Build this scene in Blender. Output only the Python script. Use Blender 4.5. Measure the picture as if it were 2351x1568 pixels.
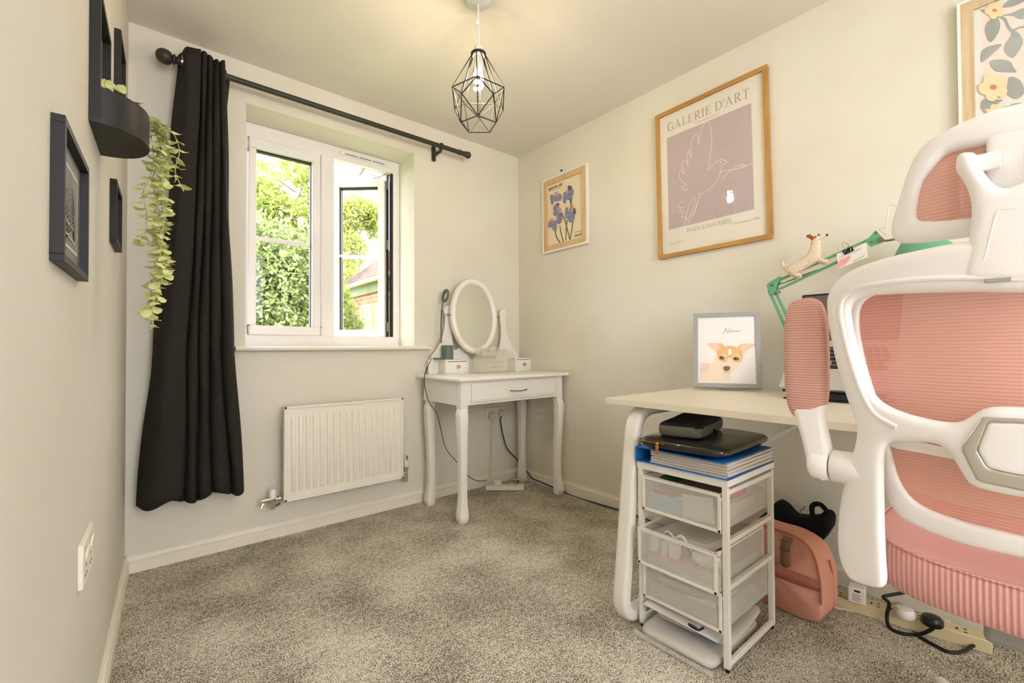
import bpy, bmesh, math, random
from mathutils import Vector, Matrix
from mathutils.geometry import tessellate_polygon
import numpy as np
random.seed(7); RNG = np.random.RandomState(11)
PI = math.pi; R = math.radians
for o in list(bpy.data.objects): bpy.data.objects.remove(o)
COL = bpy.context.scene.collection
SC = bpy.context.scene

# ------------------------------------------------------------------ camera
CAM = Vector((-2.10645, -2.45728, 0.92422)); YAW, PITCH, ROLL, FPX = 0.693115, 0.014256, -0.0046613, 1031.4147
_f = Vector((math.sin(YAW)*math.cos(PITCH), math.cos(YAW)*math.cos(PITCH), math.sin(PITCH)))
_r0 = Vector((math.cos(YAW), -math.sin(YAW), 0)); _u0 = _r0.cross(_f)
_r = _r0*math.cos(ROLL)+_u0*math.sin(ROLL); _u = -_r0*math.sin(ROLL)+_u0*math.cos(ROLL)
cd = bpy.data.cameras.new('camera'); cam = bpy.data.objects.new('camera', cd); COL.objects.link(cam)
cd.sensor_width = 36; cd.lens = FPX/2351*36; cd.clip_start = 0.01
cam.matrix_world = Matrix(((_r.x, _u.x, -_f.x, CAM.x), (_r.y, _u.y, -_f.y, CAM.y), (_r.z, _u.z, -_f.z, CAM.z), (0, 0, 0, 1)))
SC.camera = cam
# ------------------------------------------------------------------ light
SC.view_settings.view_transform = 'Standard'; SC.view_settings.look = 'None'
SC.view_settings.gamma = 1; SC.view_settings.use_curve_mapping = False
SC.view_settings.exposure = 3.0
SC.cycles.transparent_max_bounces = 32
world = bpy.data.worlds.new('sky'); SC.world = world; world.use_nodes = True
wn = world.node_tree.nodes; wb = wn['Background']
wb.inputs[0].default_value = (0.95, 0.975, 1.10, 1); wb.inputs[1].default_value = 1.0
sd = bpy.data.lights.new('sun', 'SUN'); sd.energy = 2.6; sd.angle = R(1.5); sd.color = (1, .95, .85)
sun = bpy.data.objects.new('sun', sd); COL.objects.link(sun)
sun.rotation_euler = Vector((0.55, 0.40, -0.72)).to_track_quat('-Z', 'Y').to_euler()

# ------------------------------------------------------------------ measuring: a photo point onto a real plane
def ray(px, py): return _f + _r*((px-1175.5)/FPX) - _u*((py-784)/FPX)
def hit(px, py, ax, v):
    d = ray(px, py); return CAM + d*((v-CAM[ax])/d[ax])
def hitp(px, py, P0, N):
    d = ray(px, py); return CAM + d*((P0-CAM).dot(N)/d.dot(N))
LW0, LWK = -2.147, 0.0407
def xw(y): return LW0 + LWK*y
LROT = Matrix.Rotation(-math.atan(LWK), 4, 'Z')
def leftwall(y, z): return Matrix.Translation((xw(y), y, z)) @ LROT     # local x out of the wall, y along it

# ------------------------------------------------------------------ materials
MATS = {}
def lin(c):
    return tuple((x/255/12.92 if x/255 <= .04045 else ((x/255+.055)/1.055)**2.4) for x in c)
def mat(name, rgb, rough=.5, metal=0, spec=.5, var=0, vscale=20, bump=0, bscale=200, trans=0, coat=0, emit=None, estr=0, alpha=1, ior=1.45, vcol=None, stretch=None, sub=0):
    m = bpy.data.materials.new(name); m.use_nodes = True; nt = m.node_tree; N = nt.nodes; L = nt.links
    b = N['Principled BSDF']; c = lin(rgb)
    b.inputs['Base Color'].default_value = (*c, 1); b.inputs['Roughness'].default_value = rough
    b.inputs['Metallic'].default_value = metal; b.inputs['Specular IOR Level'].default_value = spec
    b.inputs['Transmission Weight'].default_value = trans; b.inputs['Coat Weight'].default_value = coat
    b.inputs['Alpha'].default_value = alpha; b.inputs['IOR'].default_value = ior
    if sub: b.inputs['Subsurface Weight'].default_value = sub
    if emit: b.inputs['Emission Color'].default_value = (*emit, 1); b.inputs['Emission Strength'].default_value = estr
    tc = N.new('ShaderNodeTexCoord'); mp = N.new('ShaderNodeMapping'); L.new(tc.outputs['Object'], mp.inputs[0])
    if stretch: mp.inputs['Scale'].default_value = stretch
    if var or True:
        n = N.new('ShaderNodeTexNoise'); n.inputs['Scale'].default_value = vscale; n.inputs['Detail'].default_value = 5
        L.new(mp.outputs[0], n.inputs[0]); mx = N.new('ShaderNodeMix'); mx.data_type = 'RGBA'
        v = max(var, .02); c2 = lin(vcol) if vcol else tuple(x*(1-v) for x in c)
        mx.inputs[6].default_value = (*c, 1); mx.inputs[7].default_value = (*c2, 1)
        rp = N.new('ShaderNodeMapRange'); rp.inputs[1].default_value = .35; rp.inputs[2].default_value = .7
        L.new(n.outputs[0], rp.inputs[0]); L.new(rp.outputs[0], mx.inputs[0]); L.new(mx.outputs[2], b.inputs['Base Color'])
    if bump:
        n2 = N.new('ShaderNodeTexNoise'); n2.inputs['Scale'].default_value = bscale; n2.inputs['Detail'].default_value = 3
        L.new(mp.outputs[0], n2.inputs[0]); bp = N.new('ShaderNodeBump'); bp.inputs['Strength'].default_value = bump
        bp.inputs['Distance'].default_value = .002; L.new(n2.outputs[0], bp.inputs['Height']); L.new(bp.outputs[0], b.inputs['Normal'])
    MATS[name] = m; return m
def mnode(nt, op, a, b=None):
    n = nt.nodes.new('ShaderNodeMath'); n.operation = op
    for i, v in enumerate((a, b)):
        if v is None: continue
        if isinstance(v, (int, float)): n.inputs[i].default_value = v
        else: nt.links.new(v, n.inputs[i])
    return n.outputs[0]
def coords(m):
    nt = m.node_tree; tc = nt.nodes.new('ShaderNodeTexCoord'); s = nt.nodes.new('ShaderNodeSeparateXYZ')
    nt.links.new(tc.outputs['Object'], s.inputs[0]); return tc, s

mat('wall_paint', (230, 225, 208), .8, spec=.2, vscale=2.2, vcol=(225, 217, 197), bump=.25, bscale=90)
mat('ceiling_paint', (232, 226, 214), .9, spec=.1, vscale=1.5, vcol=(228, 221, 206), bump=.15, bscale=60)
mat('left_paint', (224, 219, 206), .75, spec=.25, vscale=2, vcol=(220, 214, 200), bump=.2, bscale=60)
mat('gloss_trim', (242, 234, 214), .35, var=.04, vscale=8)
mat('upvc', (240, 236, 230), .3, var=.02)
mat('white_paint', (242, 238, 226), .35, var=.04, vscale=9)
mat('white_metal', (238, 234, 222), .35, var=.03)
mat('white_plastic', (240, 236, 228), .35)
mat('chair_plastic', (250, 246, 242), .42, var=.02, vscale=5, bump=.05, bscale=900)
mat('radiator_paint', (240, 234, 216), .35)
mat('black_frame', (30, 28, 22), .5, var=.15)
mat('dark_inside', (14, 14, 12), .7)
mat('pole_paint', (50, 49, 40), .45)
mat('chrome', (215, 213, 205), .12, metal=1)
mat('dull_chrome', (150, 145, 135), .25, metal=1)
mat('mirror_glass', (235, 238, 232), .02, metal=1)
mat('oak', (196, 148, 78), .45, vcol=(170, 122, 58), vscale=30, stretch=(1, 1, .12), bump=.05)
mat('oak_cross', (196, 148, 78), .45, vcol=(170, 122, 58), vscale=30, stretch=(1, .12, 1), bump=.05)
mat('pine', (222, 190, 142), .5, vcol=(202, 168, 118), vscale=40, stretch=(1, 1, .1))
mat('pale_wood', (218, 196, 158), .55, vcol=(188, 164, 124), vscale=60, stretch=(1, 1, .08))
mat('poster_paper', (240, 233, 216), .6); mat('mauve', (198, 180, 176), .6); mat('mauve_ink', (190, 170, 160), .6); mat('white_ink', (240, 236, 228), .6)
mat('faint_ink', (205, 192, 176), .6)
mat('black_ink', (40, 38, 34), .6)
mat('cream_paper', (236, 220, 184), .6)
mat('iris_blue', (150, 148, 176), .6, vcol=(116, 112, 146), vscale=60); mat('iris_pink', (206, 150, 150), .6); mat('stem_green', (100, 112, 72), .6)
mat('iris_dark', (92, 92, 112), .6)
mat('leaf_ink', (150, 153, 140), .6, vcol=(182, 186, 180), vscale=7); mat('flower_ink', (236, 216, 158), .6, vcol=(242, 226, 186), vscale=8); mat('flower_eye', (214, 140, 96), .6)
mat('print_paper', (240, 228, 212), .6); mat('mount_white', (238, 236, 226), .6)
mat('grey_frame', (164, 163, 158), .45); mat('dark_edge', (92, 90, 82), .5)
mat('dog_tan', (240, 196, 140), .6, vcol=(232, 180, 118), vscale=30); mat('dog_pale', (246, 224, 196), .6); mat('dog_pink', (240, 208, 184), .6)
mat('dog_nose', (140, 100, 78), .6); mat('dog_eye', (98, 66, 40), .6); mat('pic_white', (244, 240, 234), .6)
mat('print_grey', (118, 112, 102), .5); mat('print_dark', (66, 68, 62), .5); mat('print_brown', (112, 92, 74), .5); mat('print_pale', (206, 204, 186), .5); mat('print_mauve', (88, 62, 68), .5)
mat('desk_top', (230, 221, 198), .4, var=.03, vscale=6); mat('desk_edge', (238, 230, 208), .4)
mat('green_metal', (104, 168, 128), .4, var=.06)
mat('sage_plastic', (98, 112, 98), .5)
mat('silver', (205, 203, 200), .35, metal=.7); mat('screen', (98, 84, 80), .12, vscale=3); mat('key_black', (28, 28, 30), .5); mat('black_plastic', (18, 18, 18), .3)
mat('black_cable', (22, 24, 24), .4); mat('blue_cable', (42, 66, 84), .45); mat('white_cable', (228, 218, 190), .45)
mat('blue_folder', (40, 120, 200), .35, bump=.1, bscale=300); mat('paper', (226, 218, 206), .7, var=.1, vscale=60, stretch=(.2, .2, 8)); mat('plain_paper', (236, 232, 222), .7)
mat('croc_black', (16, 16, 16), .18, bump=.6, bscale=120, coat=.5)
mat('felt_grey', (112, 106, 92), .9, var=.4, vscale=500); mat('felt_black', (16, 15, 15), .85, bump=.2, bscale=300)
mat('brass', (200, 150, 70), .25, metal=1)
mat('salmon', (224, 158, 134), .62, var=.06, vscale=12, bump=.25, bscale=40); mat('salmon_dark', (190, 116, 98), .6, var=.08); mat('tan_leather', (140, 96, 68), .55)
mat('black_nylon', (12, 12, 12), .75, spec=.2)
mat('leaf_green', (216, 218, 150), .6, vcol=(188, 194, 118), vscale=25); mat('stem_pale', (170, 178, 112), .6)
mat('socket_white', (238, 232, 214), .35); mat('socket_dark', (40, 36, 30), .5); mat('socket_yellow', (222, 206, 164), .4)
mat('wool', (238, 222, 194), 1, vcol=(212, 188, 152), vscale=160, bump=1, bscale=260); mat('wool_brown', (176, 98, 52), 1, vcol=(140, 70, 34), vscale=160, bump=1, bscale=260)
mat('eye_black', (10, 8, 8), .15); mat('pink_ink', (236, 160, 176), .6)
mat('clear_plastic', (236, 232, 226), .15, alpha=.28, spec=.6); mat('acrylic', (240, 232, 212), .12, alpha=.15, spec=.5); mat('frost_plastic', (232, 224, 212), .2, alpha=.75, bump=1, bscale=25)
mat('green_card', (60, 120, 62), .6); mat('laptop_grey', (128, 124, 116), .45); mat('red_card', (150, 40, 48), .6); mat('magenta', (190, 60, 90), .6)
mat('pale_blue', (160, 196, 220), .6); mat('white_box', (236, 234, 226), .4); mat('pink_paper', (236, 160, 150), .6)
mat('bark', (150, 138, 118), .9, var=.3, vscale=30); mat('brick', (176, 112, 76), .85); mat('tile', (98, 68, 58), .8, var=.2, vscale=12)
mat('garage_green', (126, 132, 82), .6); mat('gutter_white', (176, 172, 158), .5); mat('grass', (110, 130, 60), .9, var=.4, vscale=8)
mat('seal_black', (24, 22, 20), .5); mat('handle_white', (236, 232, 226), .3); mat('steel', (168, 160, 150), .3, metal=1)
mat('bulb', (255, 240, 210), .3, emit=(1, .83, .55), estr=14)
mat('grey_column', (150, 150, 146), .4)

def carpet():
    m = mat('carpet', (162, 152, 132), 1, spec=.05); nt = m.node_tree; N = nt.nodes; L = nt.links; b = N['Principled BSDF']
    tc = N.new('ShaderNodeTexCoord')
    def noise(s, d=2, r=.5):
        n = N.new('ShaderNodeTexNoise'); n.inputs['Scale'].default_value = s; n.inputs['Detail'].default_value = d; n.inputs['Roughness'].default_value = r
        L.new(tc.outputs['Object'], n.inputs[0]); return n.outputs[0]
    fine = noise(230, 3, .75); mid = noise(60, 3, .6); big = noise(3.2, 4, .6)
    a = mnode(nt, 'MULTIPLY', mnode(nt, 'SUBTRACT', fine, .5), 5.5); c = mnode(nt, 'MULTIPLY', mnode(nt, 'SUBTRACT', mid, .5), 1.3)
    d = mnode(nt, 'MULTIPLY', mnode(nt, 'SUBTRACT', big, .5), 1.5)
    s = mnode(nt, 'ADD', mnode(nt, 'ADD', mnode(nt, 'ADD', a, c), d), .5)
    cr = N.new('ShaderNodeValToRGB'); L.new(s, cr.inputs[0]); e = cr.color_ramp.elements
    e[0].position = 0; e[0].color = (*lin((92, 84, 68)), 1); e[1].position = 1; e[1].color = (*lin((244, 237, 218)), 1)
    e2 = e.new(.5); e2.color = (*lin((190, 181, 160)), 1)
    L.new(cr.outputs[0], b.inputs['Base Color'])
    bp = N.new('ShaderNodeBump'); bp.inputs['Strength'].default_value = .6; bp.inputs['Distance'].default_value = .004
    L.new(mnode(nt, 'ADD', fine, mnode(nt, 'MULTIPLY', big, 1.2)), bp.inputs['Height']); L.new(bp.outputs[0], b.inputs['Normal'])
carpet()
def holes(name, rgb, pitch, frac, rough=.4):      # perforated metal: real see-through holes
    m = mat(name, rgb, rough); nt = m.node_tree; tc, s = coords(m); k = 2*PI/pitch
    xy = mnode(nt, 'ADD', s.outputs[0], s.outputs[1])
    u = mnode(nt, 'SINE', mnode(nt, 'MULTIPLY', xy, k)); v = mnode(nt, 'SINE', mnode(nt, 'MULTIPLY', s.outputs[2], k*1.15))
    p = mnode(nt, 'MULTIPLY', u, v); a = mnode(nt, 'LESS_THAN', p, 1-2*frac)
    nt.links.new(a, nt.nodes['Principled BSDF'].inputs['Alpha'])
holes('perforated', (232, 230, 220), .0044, .585)
def ribbed(name, rgb, dark, pitch, axis=2, alpha=.0, strength=.6, swap=False):
    m = mat(name, rgb, .85, spec=.15); nt = m.node_tree; tc, s = coords(m); L = nt.links; b = nt.nodes['Principled BSDF']
    ax = s.outputs[axis]
    if swap:      # ribs across the top run along y, those of the rear face run up
        sn = nt.nodes.new('ShaderNodeSeparateXYZ'); L.new(tc.outputs['Normal'], sn.inputs[0])
        t = mnode(nt, 'GREATER_THAN', mnode(nt, 'ABSOLUTE', sn.outputs[2]), .72)
        ax = mnode(nt, 'ADD', mnode(nt, 'MULTIPLY', s.outputs[0], t), mnode(nt, 'MULTIPLY', s.outputs[1], mnode(nt, 'SUBTRACT', 1, t)))
    w = mnode(nt, 'SINE', mnode(nt, 'MULTIPLY', ax, 2*PI/pitch)); w01 = mnode(nt, 'MULTIPLY', mnode(nt, 'ADD', w, 1), .5)
    q = mnode(nt, 'MULTIPLY', mnode(nt, 'SINE', mnode(nt, 'MULTIPLY', s.outputs[1], 2*PI/(pitch*.45))), mnode(nt, 'SINE', mnode(nt, 'MULTIPLY', s.outputs[2], 2*PI/(pitch*.45))))
    mx = nt.nodes.new('ShaderNodeMix'); mx.data_type = 'RGBA'; mx.inputs[6].default_value = (*lin(dark), 1); mx.inputs[7].default_value = (*lin(rgb), 1)
    f = mnode(nt, 'ADD', mnode(nt, 'MULTIPLY', w01, .8), mnode(nt, 'MULTIPLY', q, .15)); L.new(f, mx.inputs[0]); L.new(mx.outputs[2], b.inputs['Base Color'])
    bp = nt.nodes.new('ShaderNodeBump'); bp.inputs['Strength'].default_value = strength; bp.inputs['Distance'].default_value = .002
    L.new(w01, bp.inputs['Height']); L.new(bp.outputs[0], b.inputs['Normal'])
    if alpha:
        h = mnode(nt, 'GREATER_THAN', q, 1-alpha); L.new(mnode(nt, 'SUBTRACT', 1, h), b.inputs['Alpha'])
ribbed('pad_fabric', (238, 192, 178), (206, 152, 138), .0052)
ribbed('back_fabric', (240, 182, 166), (228, 160, 142), .0058, alpha=.35, strength=.3)
ribbed('seat_fabric', (236, 184, 176), (206, 146, 140), .0075, swap=True, strength=.5)
def curtain_mat():
    m = mat('curtain_fabric', (44, 42, 38), .85, spec=.25); nt = m.node_tree; tc, s = coords(m); b = nt.nodes['Principled BSDF']; L = nt.links
    k = 2*PI/.0105
    a = mnode(nt, 'SINE', mnode(nt, 'MULTIPLY', mnode(nt, 'ADD', s.outputs[0], s.outputs[2]), k)); c = mnode(nt, 'SINE', mnode(nt, 'MULTIPLY', mnode(nt, 'SUBTRACT', s.outputs[0], s.outputs[2]), k))
    w = mnode(nt, 'MULTIPLY', mnode(nt, 'ADD', mnode(nt, 'MULTIPLY', a, c), 1), .5)
    mx = nt.nodes.new('ShaderNodeMix'); mx.data_type = 'RGBA'; mx.inputs[6].default_value = (*lin((20, 19, 17)), 1); mx.inputs[7].default_value = (*lin((60, 56, 47)), 1)
    L.new(w, mx.inputs[0]); L.new(mx.outputs[2], b.inputs['Base Color'])
    bp = nt.nodes.new('ShaderNodeBump'); bp.inputs['Strength'].default_value = .5; bp.inputs['Distance'].default_value = .002; L.new(w, bp.inputs['Height']); L.new(bp.outputs[0], b.inputs['Normal'])
curtain_mat()
def glass_mat(name, refl=.08, tint=(1, 1, 1)):
    m = bpy.data.materials.new(name); m.use_nodes = True; nt = m.node_tree; N = nt.nodes; L = nt.links; N.remove(N['Principled BSDF'])
    t = N.new('ShaderNodeBsdfTransparent'); t.inputs[0].default_value = (*tint, 1); g = N.new('ShaderNodeBsdfGlossy'); g.inputs['Roughness'].default_value = .02
    fr = N.new('ShaderNodeLayerWeight'); fr.inputs[0].default_value = .5; mx = N.new('ShaderNodeMixShader'); ad = mnode(nt, 'ADD', mnode(nt, 'MULTIPLY', mnode(nt, 'POWER', fr.outputs['Facing'], 5), .9), refl)
    L.new(ad, mx.inputs[0]); L.new(t.outputs[0], mx.inputs[1]); L.new(g.outputs[0], mx.inputs[2]); L.new(mx.outputs[0], N['Material Output'].inputs[0]); MATS[name] = m
glass_mat('window_glass', .018, (.98, .99, .98)); glass_mat('picture_glass', .035)
def brick_mat():
    m = mat('brickwork', (186, 120, 84), .85); nt = m.node_tree; tc, s = coords(m); cb = nt.nodes.new('ShaderNodeCombineXYZ')
    nt.links.new(s.outputs[1], cb.inputs[0]); nt.links.new(s.outputs[2], cb.inputs[1]); br = nt.nodes.new('ShaderNodeTexBrick'); nt.links.new(cb.outputs[0], br.inputs[0])
    br.inputs['Scale'].default_value = 1; br.inputs['Brick Width'].default_value = .225; br.inputs['Row Height'].default_value = .075; br.inputs['Mortar Size'].default_value = .006
    br.inputs['Color1'].default_value = (*lin((150, 92, 62)), 1); br.inputs['Color2'].default_value = (*lin((128, 74, 50)), 1); br.inputs['Mortar'].default_value = (*lin((168, 148, 120)), 1)
    nt.links.new(br.outputs[0], nt.nodes['Principled BSDF'].inputs['Base Color'])
brick_mat()
def leafmat(name, a, b2, tr=.35):
    m = bpy.data.materials.new(name); m.use_nodes = True; nt = m.node_tree; N = nt.nodes; L = nt.links; b = N['Principled BSDF']
    n = N.new('ShaderNodeTexNoise'); tc = N.new('ShaderNodeTexCoord'); L.new(tc.outputs['Object'], n.inputs[0]); n.inputs['Scale'].default_value = 5; n.inputs['Detail'].default_value = 6
    cr = N.new('ShaderNodeValToRGB'); cr.color_ramp.elements[0].position = .35; cr.color_ramp.elements[1].position = .65
    cr.color_ramp.elements[0].color = (*lin(a), 1); cr.color_ramp.elements[1].color = (*lin(b2), 1); L.new(n.outputs[0], cr.inputs[0]); L.new(cr.outputs[0], b.inputs['Base Color'])
    b.inputs['Roughness'].default_value = .45
    t = N.new('ShaderNodeBsdfTranslucent'); L.new(cr.outputs[0], t.inputs[0]); mx = N.new('ShaderNodeMixShader'); mx.inputs[0].default_value = tr
    L.new(b.outputs[0], mx.inputs[1]); L.new(t.outputs[0], mx.inputs[2]); L.new(mx.outputs[0], N['Material Output'].inputs[0]); MATS[name] = m
leafmat('bush_leaf', (92, 112, 54), (172, 182, 120)); leafmat('tree_leaf', (130, 146, 64), (176, 184, 104), .45); leafmat('willow_leaf', (140, 152, 70), (182, 184, 104), .45)

# ------------------------------------------------------------------ builders
WM = {}
def props(o, label=None, cat=None, group=None, kind=None):
    for k, v in (('label', label), ('category', cat), ('group', group), ('kind', kind)):
        if v: o[k] = v
    return o
def thing(name, label, cat, loc, group=None, rotz=0):
    o = bpy.data.objects.new(name, None); COL.objects.link(o); o.location = loc; o.rotation_euler = (0, 0, rotz); o.empty_display_size = .05
    WM[o] = Matrix.Translation(loc) @ Matrix.Rotation(rotz, 4, 'Z'); return props(o, label, cat, group)
class MB:
    def __init__(s, xf=None): s.v = []; s.f = []; s.mi = []; s.xf = xf
    def add(s, vs, fs, m=0):
        b = len(s.v); s.v += [Vector(v) for v in vs]; s.f += [tuple(b+i for i in f) for f in fs]; s.mi += [m]*len(fs); return s
    def box(s, lo, hi, m=0, rot=None, piv=None):
        x0, y0, z0 = lo; x1, y1, z1 = hi
        vs = [Vector(v) for v in ((x0, y0, z0), (x1, y0, z0), (x1, y1, z0), (x0, y1, z0), (x0, y0, z1), (x1, y0, z1), (x1, y1, z1), (x0, y1, z1))]
        if rot is not None:
            c = Vector(piv) if piv is not None else sum(vs, Vector())/8; vs = [c + rot @ (v-c) for v in vs]
        return s.add(vs, [(0, 3, 2, 1), (4, 5, 6, 7), (0, 1, 5, 4), (1, 2, 6, 5), (2, 3, 7, 6), (3, 0, 4, 7)], m)
    def bar(s, a, b, w, t, up=(0, 0, 1), m=0):
        a = Vector(a); b = Vector(b); d = (b-a).normalized(); up = Vector(up); sx = d.cross(up)
        if sx.length < 1e-4: sx = d.cross(Vector((1, 0, 0)))
        sx.normalize(); u = sx.cross(d); vs = []
        for p in (a, b):
            for i, j in ((-1, -1), (1, -1), (1, 1), (-1, 1)): vs.append(p + sx*(i*w/2) + u*(j*t/2))
        return s.add(vs, [(0, 3, 2, 1), (4, 5, 6, 7), (0, 1, 5, 4), (1, 2, 6, 5), (2, 3, 7, 6), (3, 0, 4, 7)], m)
    def tube(s, pts, r, n=8, m=0, closed=False, cap=True):
        pts = [Vector(p) for p in pts]; k = len(pts); rs = r if isinstance(r, (list, tuple)) else [r]*k; vs = []; prev = None
        for i, p in enumerate(pts):
            if closed: d = pts[(i+1) % k]-pts[i-1]
            else: d = pts[min(i+1, k-1)]-pts[max(i-1, 0)]
            d.normalize()
            if prev is None:
                prev = d.cross(Vector((0, 0, 1)));
                if prev.length < .05: prev = d.cross(Vector((1, 0, 0)))
            prev = (prev - d*prev.dot(d)).normalized(); q = d.cross(prev)
            for j in range(n): a = 2*PI*j/n; vs.append(p + (prev*math.cos(a)+q*math.sin(a))*rs[i])
        fs = []
        for i in range(k if closed else k-1):
            for j in range(n):
                a = i*n+j; b = i*n+(j+1) % n; c = ((i+1) % k)*n+(j+1) % n; e = ((i+1) % k)*n+j; fs.append((a, b, c, e))
        if not closed and cap: fs.append(tuple(reversed(range(n)))); fs.append(tuple(range((k-1)*n, k*n)))
        return s.add(vs, fs, m)
    def cyl(s, a, b, r, r2=None, n=24, m=0): return s.tube([a, b], [r, r if r2 is None else r2], n, m)
    def lathe(s, prof, o=(0, 0, 0), axis=(0, 0, 1), n=32, m=0):
        o = Vector(o); ax = Vector(axis).normalized(); e = ax.cross(Vector((0, 0, 1)));
        if e.length < .05: e = Vector((1, 0, 0))
        e.normalize(); g = ax.cross(e); vs = []; k = len(prof)
        for r, h in prof:
            for j in range(n): a = 2*PI*j/n; vs.append(o+ax*h+(e*math.cos(a)+g*math.sin(a))*max(r, 1e-5))
        fs = [(i*n+j, i*n+(j+1) % n, (i+1)*n+(j+1) % n, (i+1)*n+j) for i in range(k-1) for j in range(n)]
        if prof[0][0] > 1e-4: fs.append(tuple(reversed(range(n))))
        if prof[-1][0] > 1e-4: fs.append(tuple(range((k-1)*n, k*n)))
        return s.add(vs, fs, m)
    def prism(s, poly, O, U, V, t, m=0):      # poly in the plane O,U,V, thickness t along U x V
        O = Vector(O); U = Vector(U); V = Vector(V); Nn = U.cross(V).normalized(); n = len(poly)
        vs = [O+U*a+V*b for a, b in poly]+[O+U*a+V*b+Nn*t for a, b in poly]
        tri = tessellate_polygon([[Vector((a, b, 0)) for a, b in poly]])
        fs = []
        for tr in tri:
            a, b, c = tr; A = Vector(poly[a]); B = Vector(poly[b]); C2 = Vector(poly[c])
            if (B-A).cross(C2-A) < 0: a, c = c, a
            fs.append((c, b, a)); fs.append((a+n, b+n, c+n))
        area = sum(poly[i][0]*poly[(i+1) % n][1]-poly[(i+1) % n][0]*poly[i][1] for i in range(n))
        for i in range(n):
            j = (i+1) % n; fs.append((i, j, j+n, i+n) if area > 0 else (j, i, i+n, j+n))
        return s.add(vs, fs, m)
    def flat(s, pts, m=0):
        pts = [Vector(p) for p in pts]; tri = tessellate_polygon([pts]); return s.add(pts, [tuple(t) for t in tri], m)
    def sphere(s, c, r, n=16, m=0, sc=(1, 1, 1), rot=None):
        c = Vector(c); k = n//2; vs = []
        for i in range(k+1):
            th = PI*i/k
            for j in range(n):
                a = 2*PI*j/n; v = Vector((math.sin(th)*math.cos(a)*sc[0], math.sin(th)*math.sin(a)*sc[1], math.cos(th)*sc[2]))*r
                if rot is not None: v = rot @ v
                vs.append(c+v)
        return s.add(vs, [(i*n+j, (i+1)*n+j, (i+1)*n+(j+1) % n, i*n+(j+1) % n) for i in range(k) for j in range(n)], m)
    def build(s, name, mats, parent=None, smooth=35, bevel=0, seg=2, label=None, cat=None, group=None, kind=None, mods=(), loc=None):
        if s.xf is not None: s.v = [s.xf @ v for v in s.v]
        if isinstance(mats, str): mats = [mats]
        if parent is None:
            if loc is None:
                xs = [v.x for v in s.v]; ys = [v.y for v in s.v]; zs = [v.z for v in s.v]
                loc = Vector(((min(xs)+max(xs))/2, (min(ys)+max(ys))/2, min(zs)))
            W = Matrix.Translation(loc)
        else: W = WM[parent]
        Wi = W.inverted(); me = bpy.data.meshes.new(name); me.from_pydata([Wi @ v for v in s.v], [], s.f); me.update()
        for mm in mats: me.materials.append(MATS[mm])
        me.polygons.foreach_set('material_index', s.mi)
        bm = bmesh.new(); bm.from_mesh(me); bmesh.ops.remove_doubles(bm, verts=bm.verts, dist=1e-6)
        if len(bm.faces) < 60000 and name not in ('leaf', 'foliage', 'print'): bmesh.ops.recalc_face_normals(bm, faces=bm.faces)
        bm.to_mesh(me); bm.free()
        if smooth:
            me.polygons.foreach_set('use_smooth', [True]*len(me.polygons)); me.set_sharp_from_angle(angle=R(smooth))
        o = bpy.data.objects.new(name, me); COL.objects.link(o)
        if parent is None: o.location = loc
        else: o.parent = parent
        WM[o] = W
        if bevel:
            b = o.modifiers.new('bevel', 'BEVEL'); b.width = bevel; b.segments = seg; b.limit_method = 'ANGLE'; b.angle_limit = R(40); b.harden_normals = False
        return props(o, label, cat, group, kind)
def smooth_pts(pts, n=8, closed=False):
    P = [Vector(p) for p in pts]; k = len(P); out = []
    rng = range(k if closed else k-1)
    for i in rng:
        p1, p2 = P[i], P[(i+1) % k]; p0 = P[i-1] if (closed or i > 0) else p1; p3 = P[(i+2) % k] if (closed or i+2 < k) else p2
        for j in range(n):
            t = j/n; out.append(.5*((2*p1)+(-p0+p2)*t+(2*p0-5*p1+4*p2-p3)*t*t+(-p0+3*p1-3*p2+p3)*t**3))
    if not closed: out.append(P[-1])
    return out
def eval_mesh(o):
    bpy.context.view_layer.update(); dg = bpy.context.evaluated_depsgraph_get()
    me = bpy.data.meshes.new_from_object(o.evaluated_get(dg)); return me
def moulded(outer, holes_, th, bev, voxel=.004, it=5, warp=None):
    """a moulded plate: outline with openings, thickness, rounded edges -> (verts, faces) in plane coords (a, b, depth)"""
    cu = bpy.data.curves.new('c', 'CURVE'); cu.dimensions = '2D'; cu.fill_mode = 'BOTH'; cu.extrude = max(th/2-bev, .0002); cu.bevel_depth = bev; cu.bevel_resolution = 3; cu.offset = -bev
    for pl in [outer]+list(holes_):
        sp = cu.splines.new('POLY'); sp.points.add(len(pl)-1); sp.use_cyclic_u = True
        for i, p in enumerate(pl): sp.points[i].co = (p[0], p[1], 0, 1)
    o = bpy.data.objects.new('c', cu); COL.objects.link(o); me = eval_mesh(o); bpy.data.objects.remove(o)
    o = bpy.data.objects.new('c', me); COL.objects.link(o)
    m = o.modifiers.new('r', 'REMESH'); m.mode = 'VOXEL'; m.voxel_size = voxel; s = o.modifiers.new('s', 'SMOOTH'); s.factor = .5; s.iterations = it
    me2 = eval_mesh(o); bpy.data.objects.remove(o)
    vs = [v.co.copy() for v in me2.vertices]; fs = [tuple(p.vertices) for p in me2.polygons]; return vs, fs
def text_mesh(s, size, font_w=0):
    cu = bpy.data.curves.new('t', 'FONT'); cu.body = s; cu.size = size; cu.fill_mode = 'FRONT'; cu.offset = font_w; cu.resolution_u = 4
    o = bpy.data.objects.new('t', cu); COL.objects.link(o); me = eval_mesh(o); bpy.data.objects.remove(o)
    return [v.co.copy() for v in me.vertices], [tuple(p.vertices) for p in me.polygons]
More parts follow.
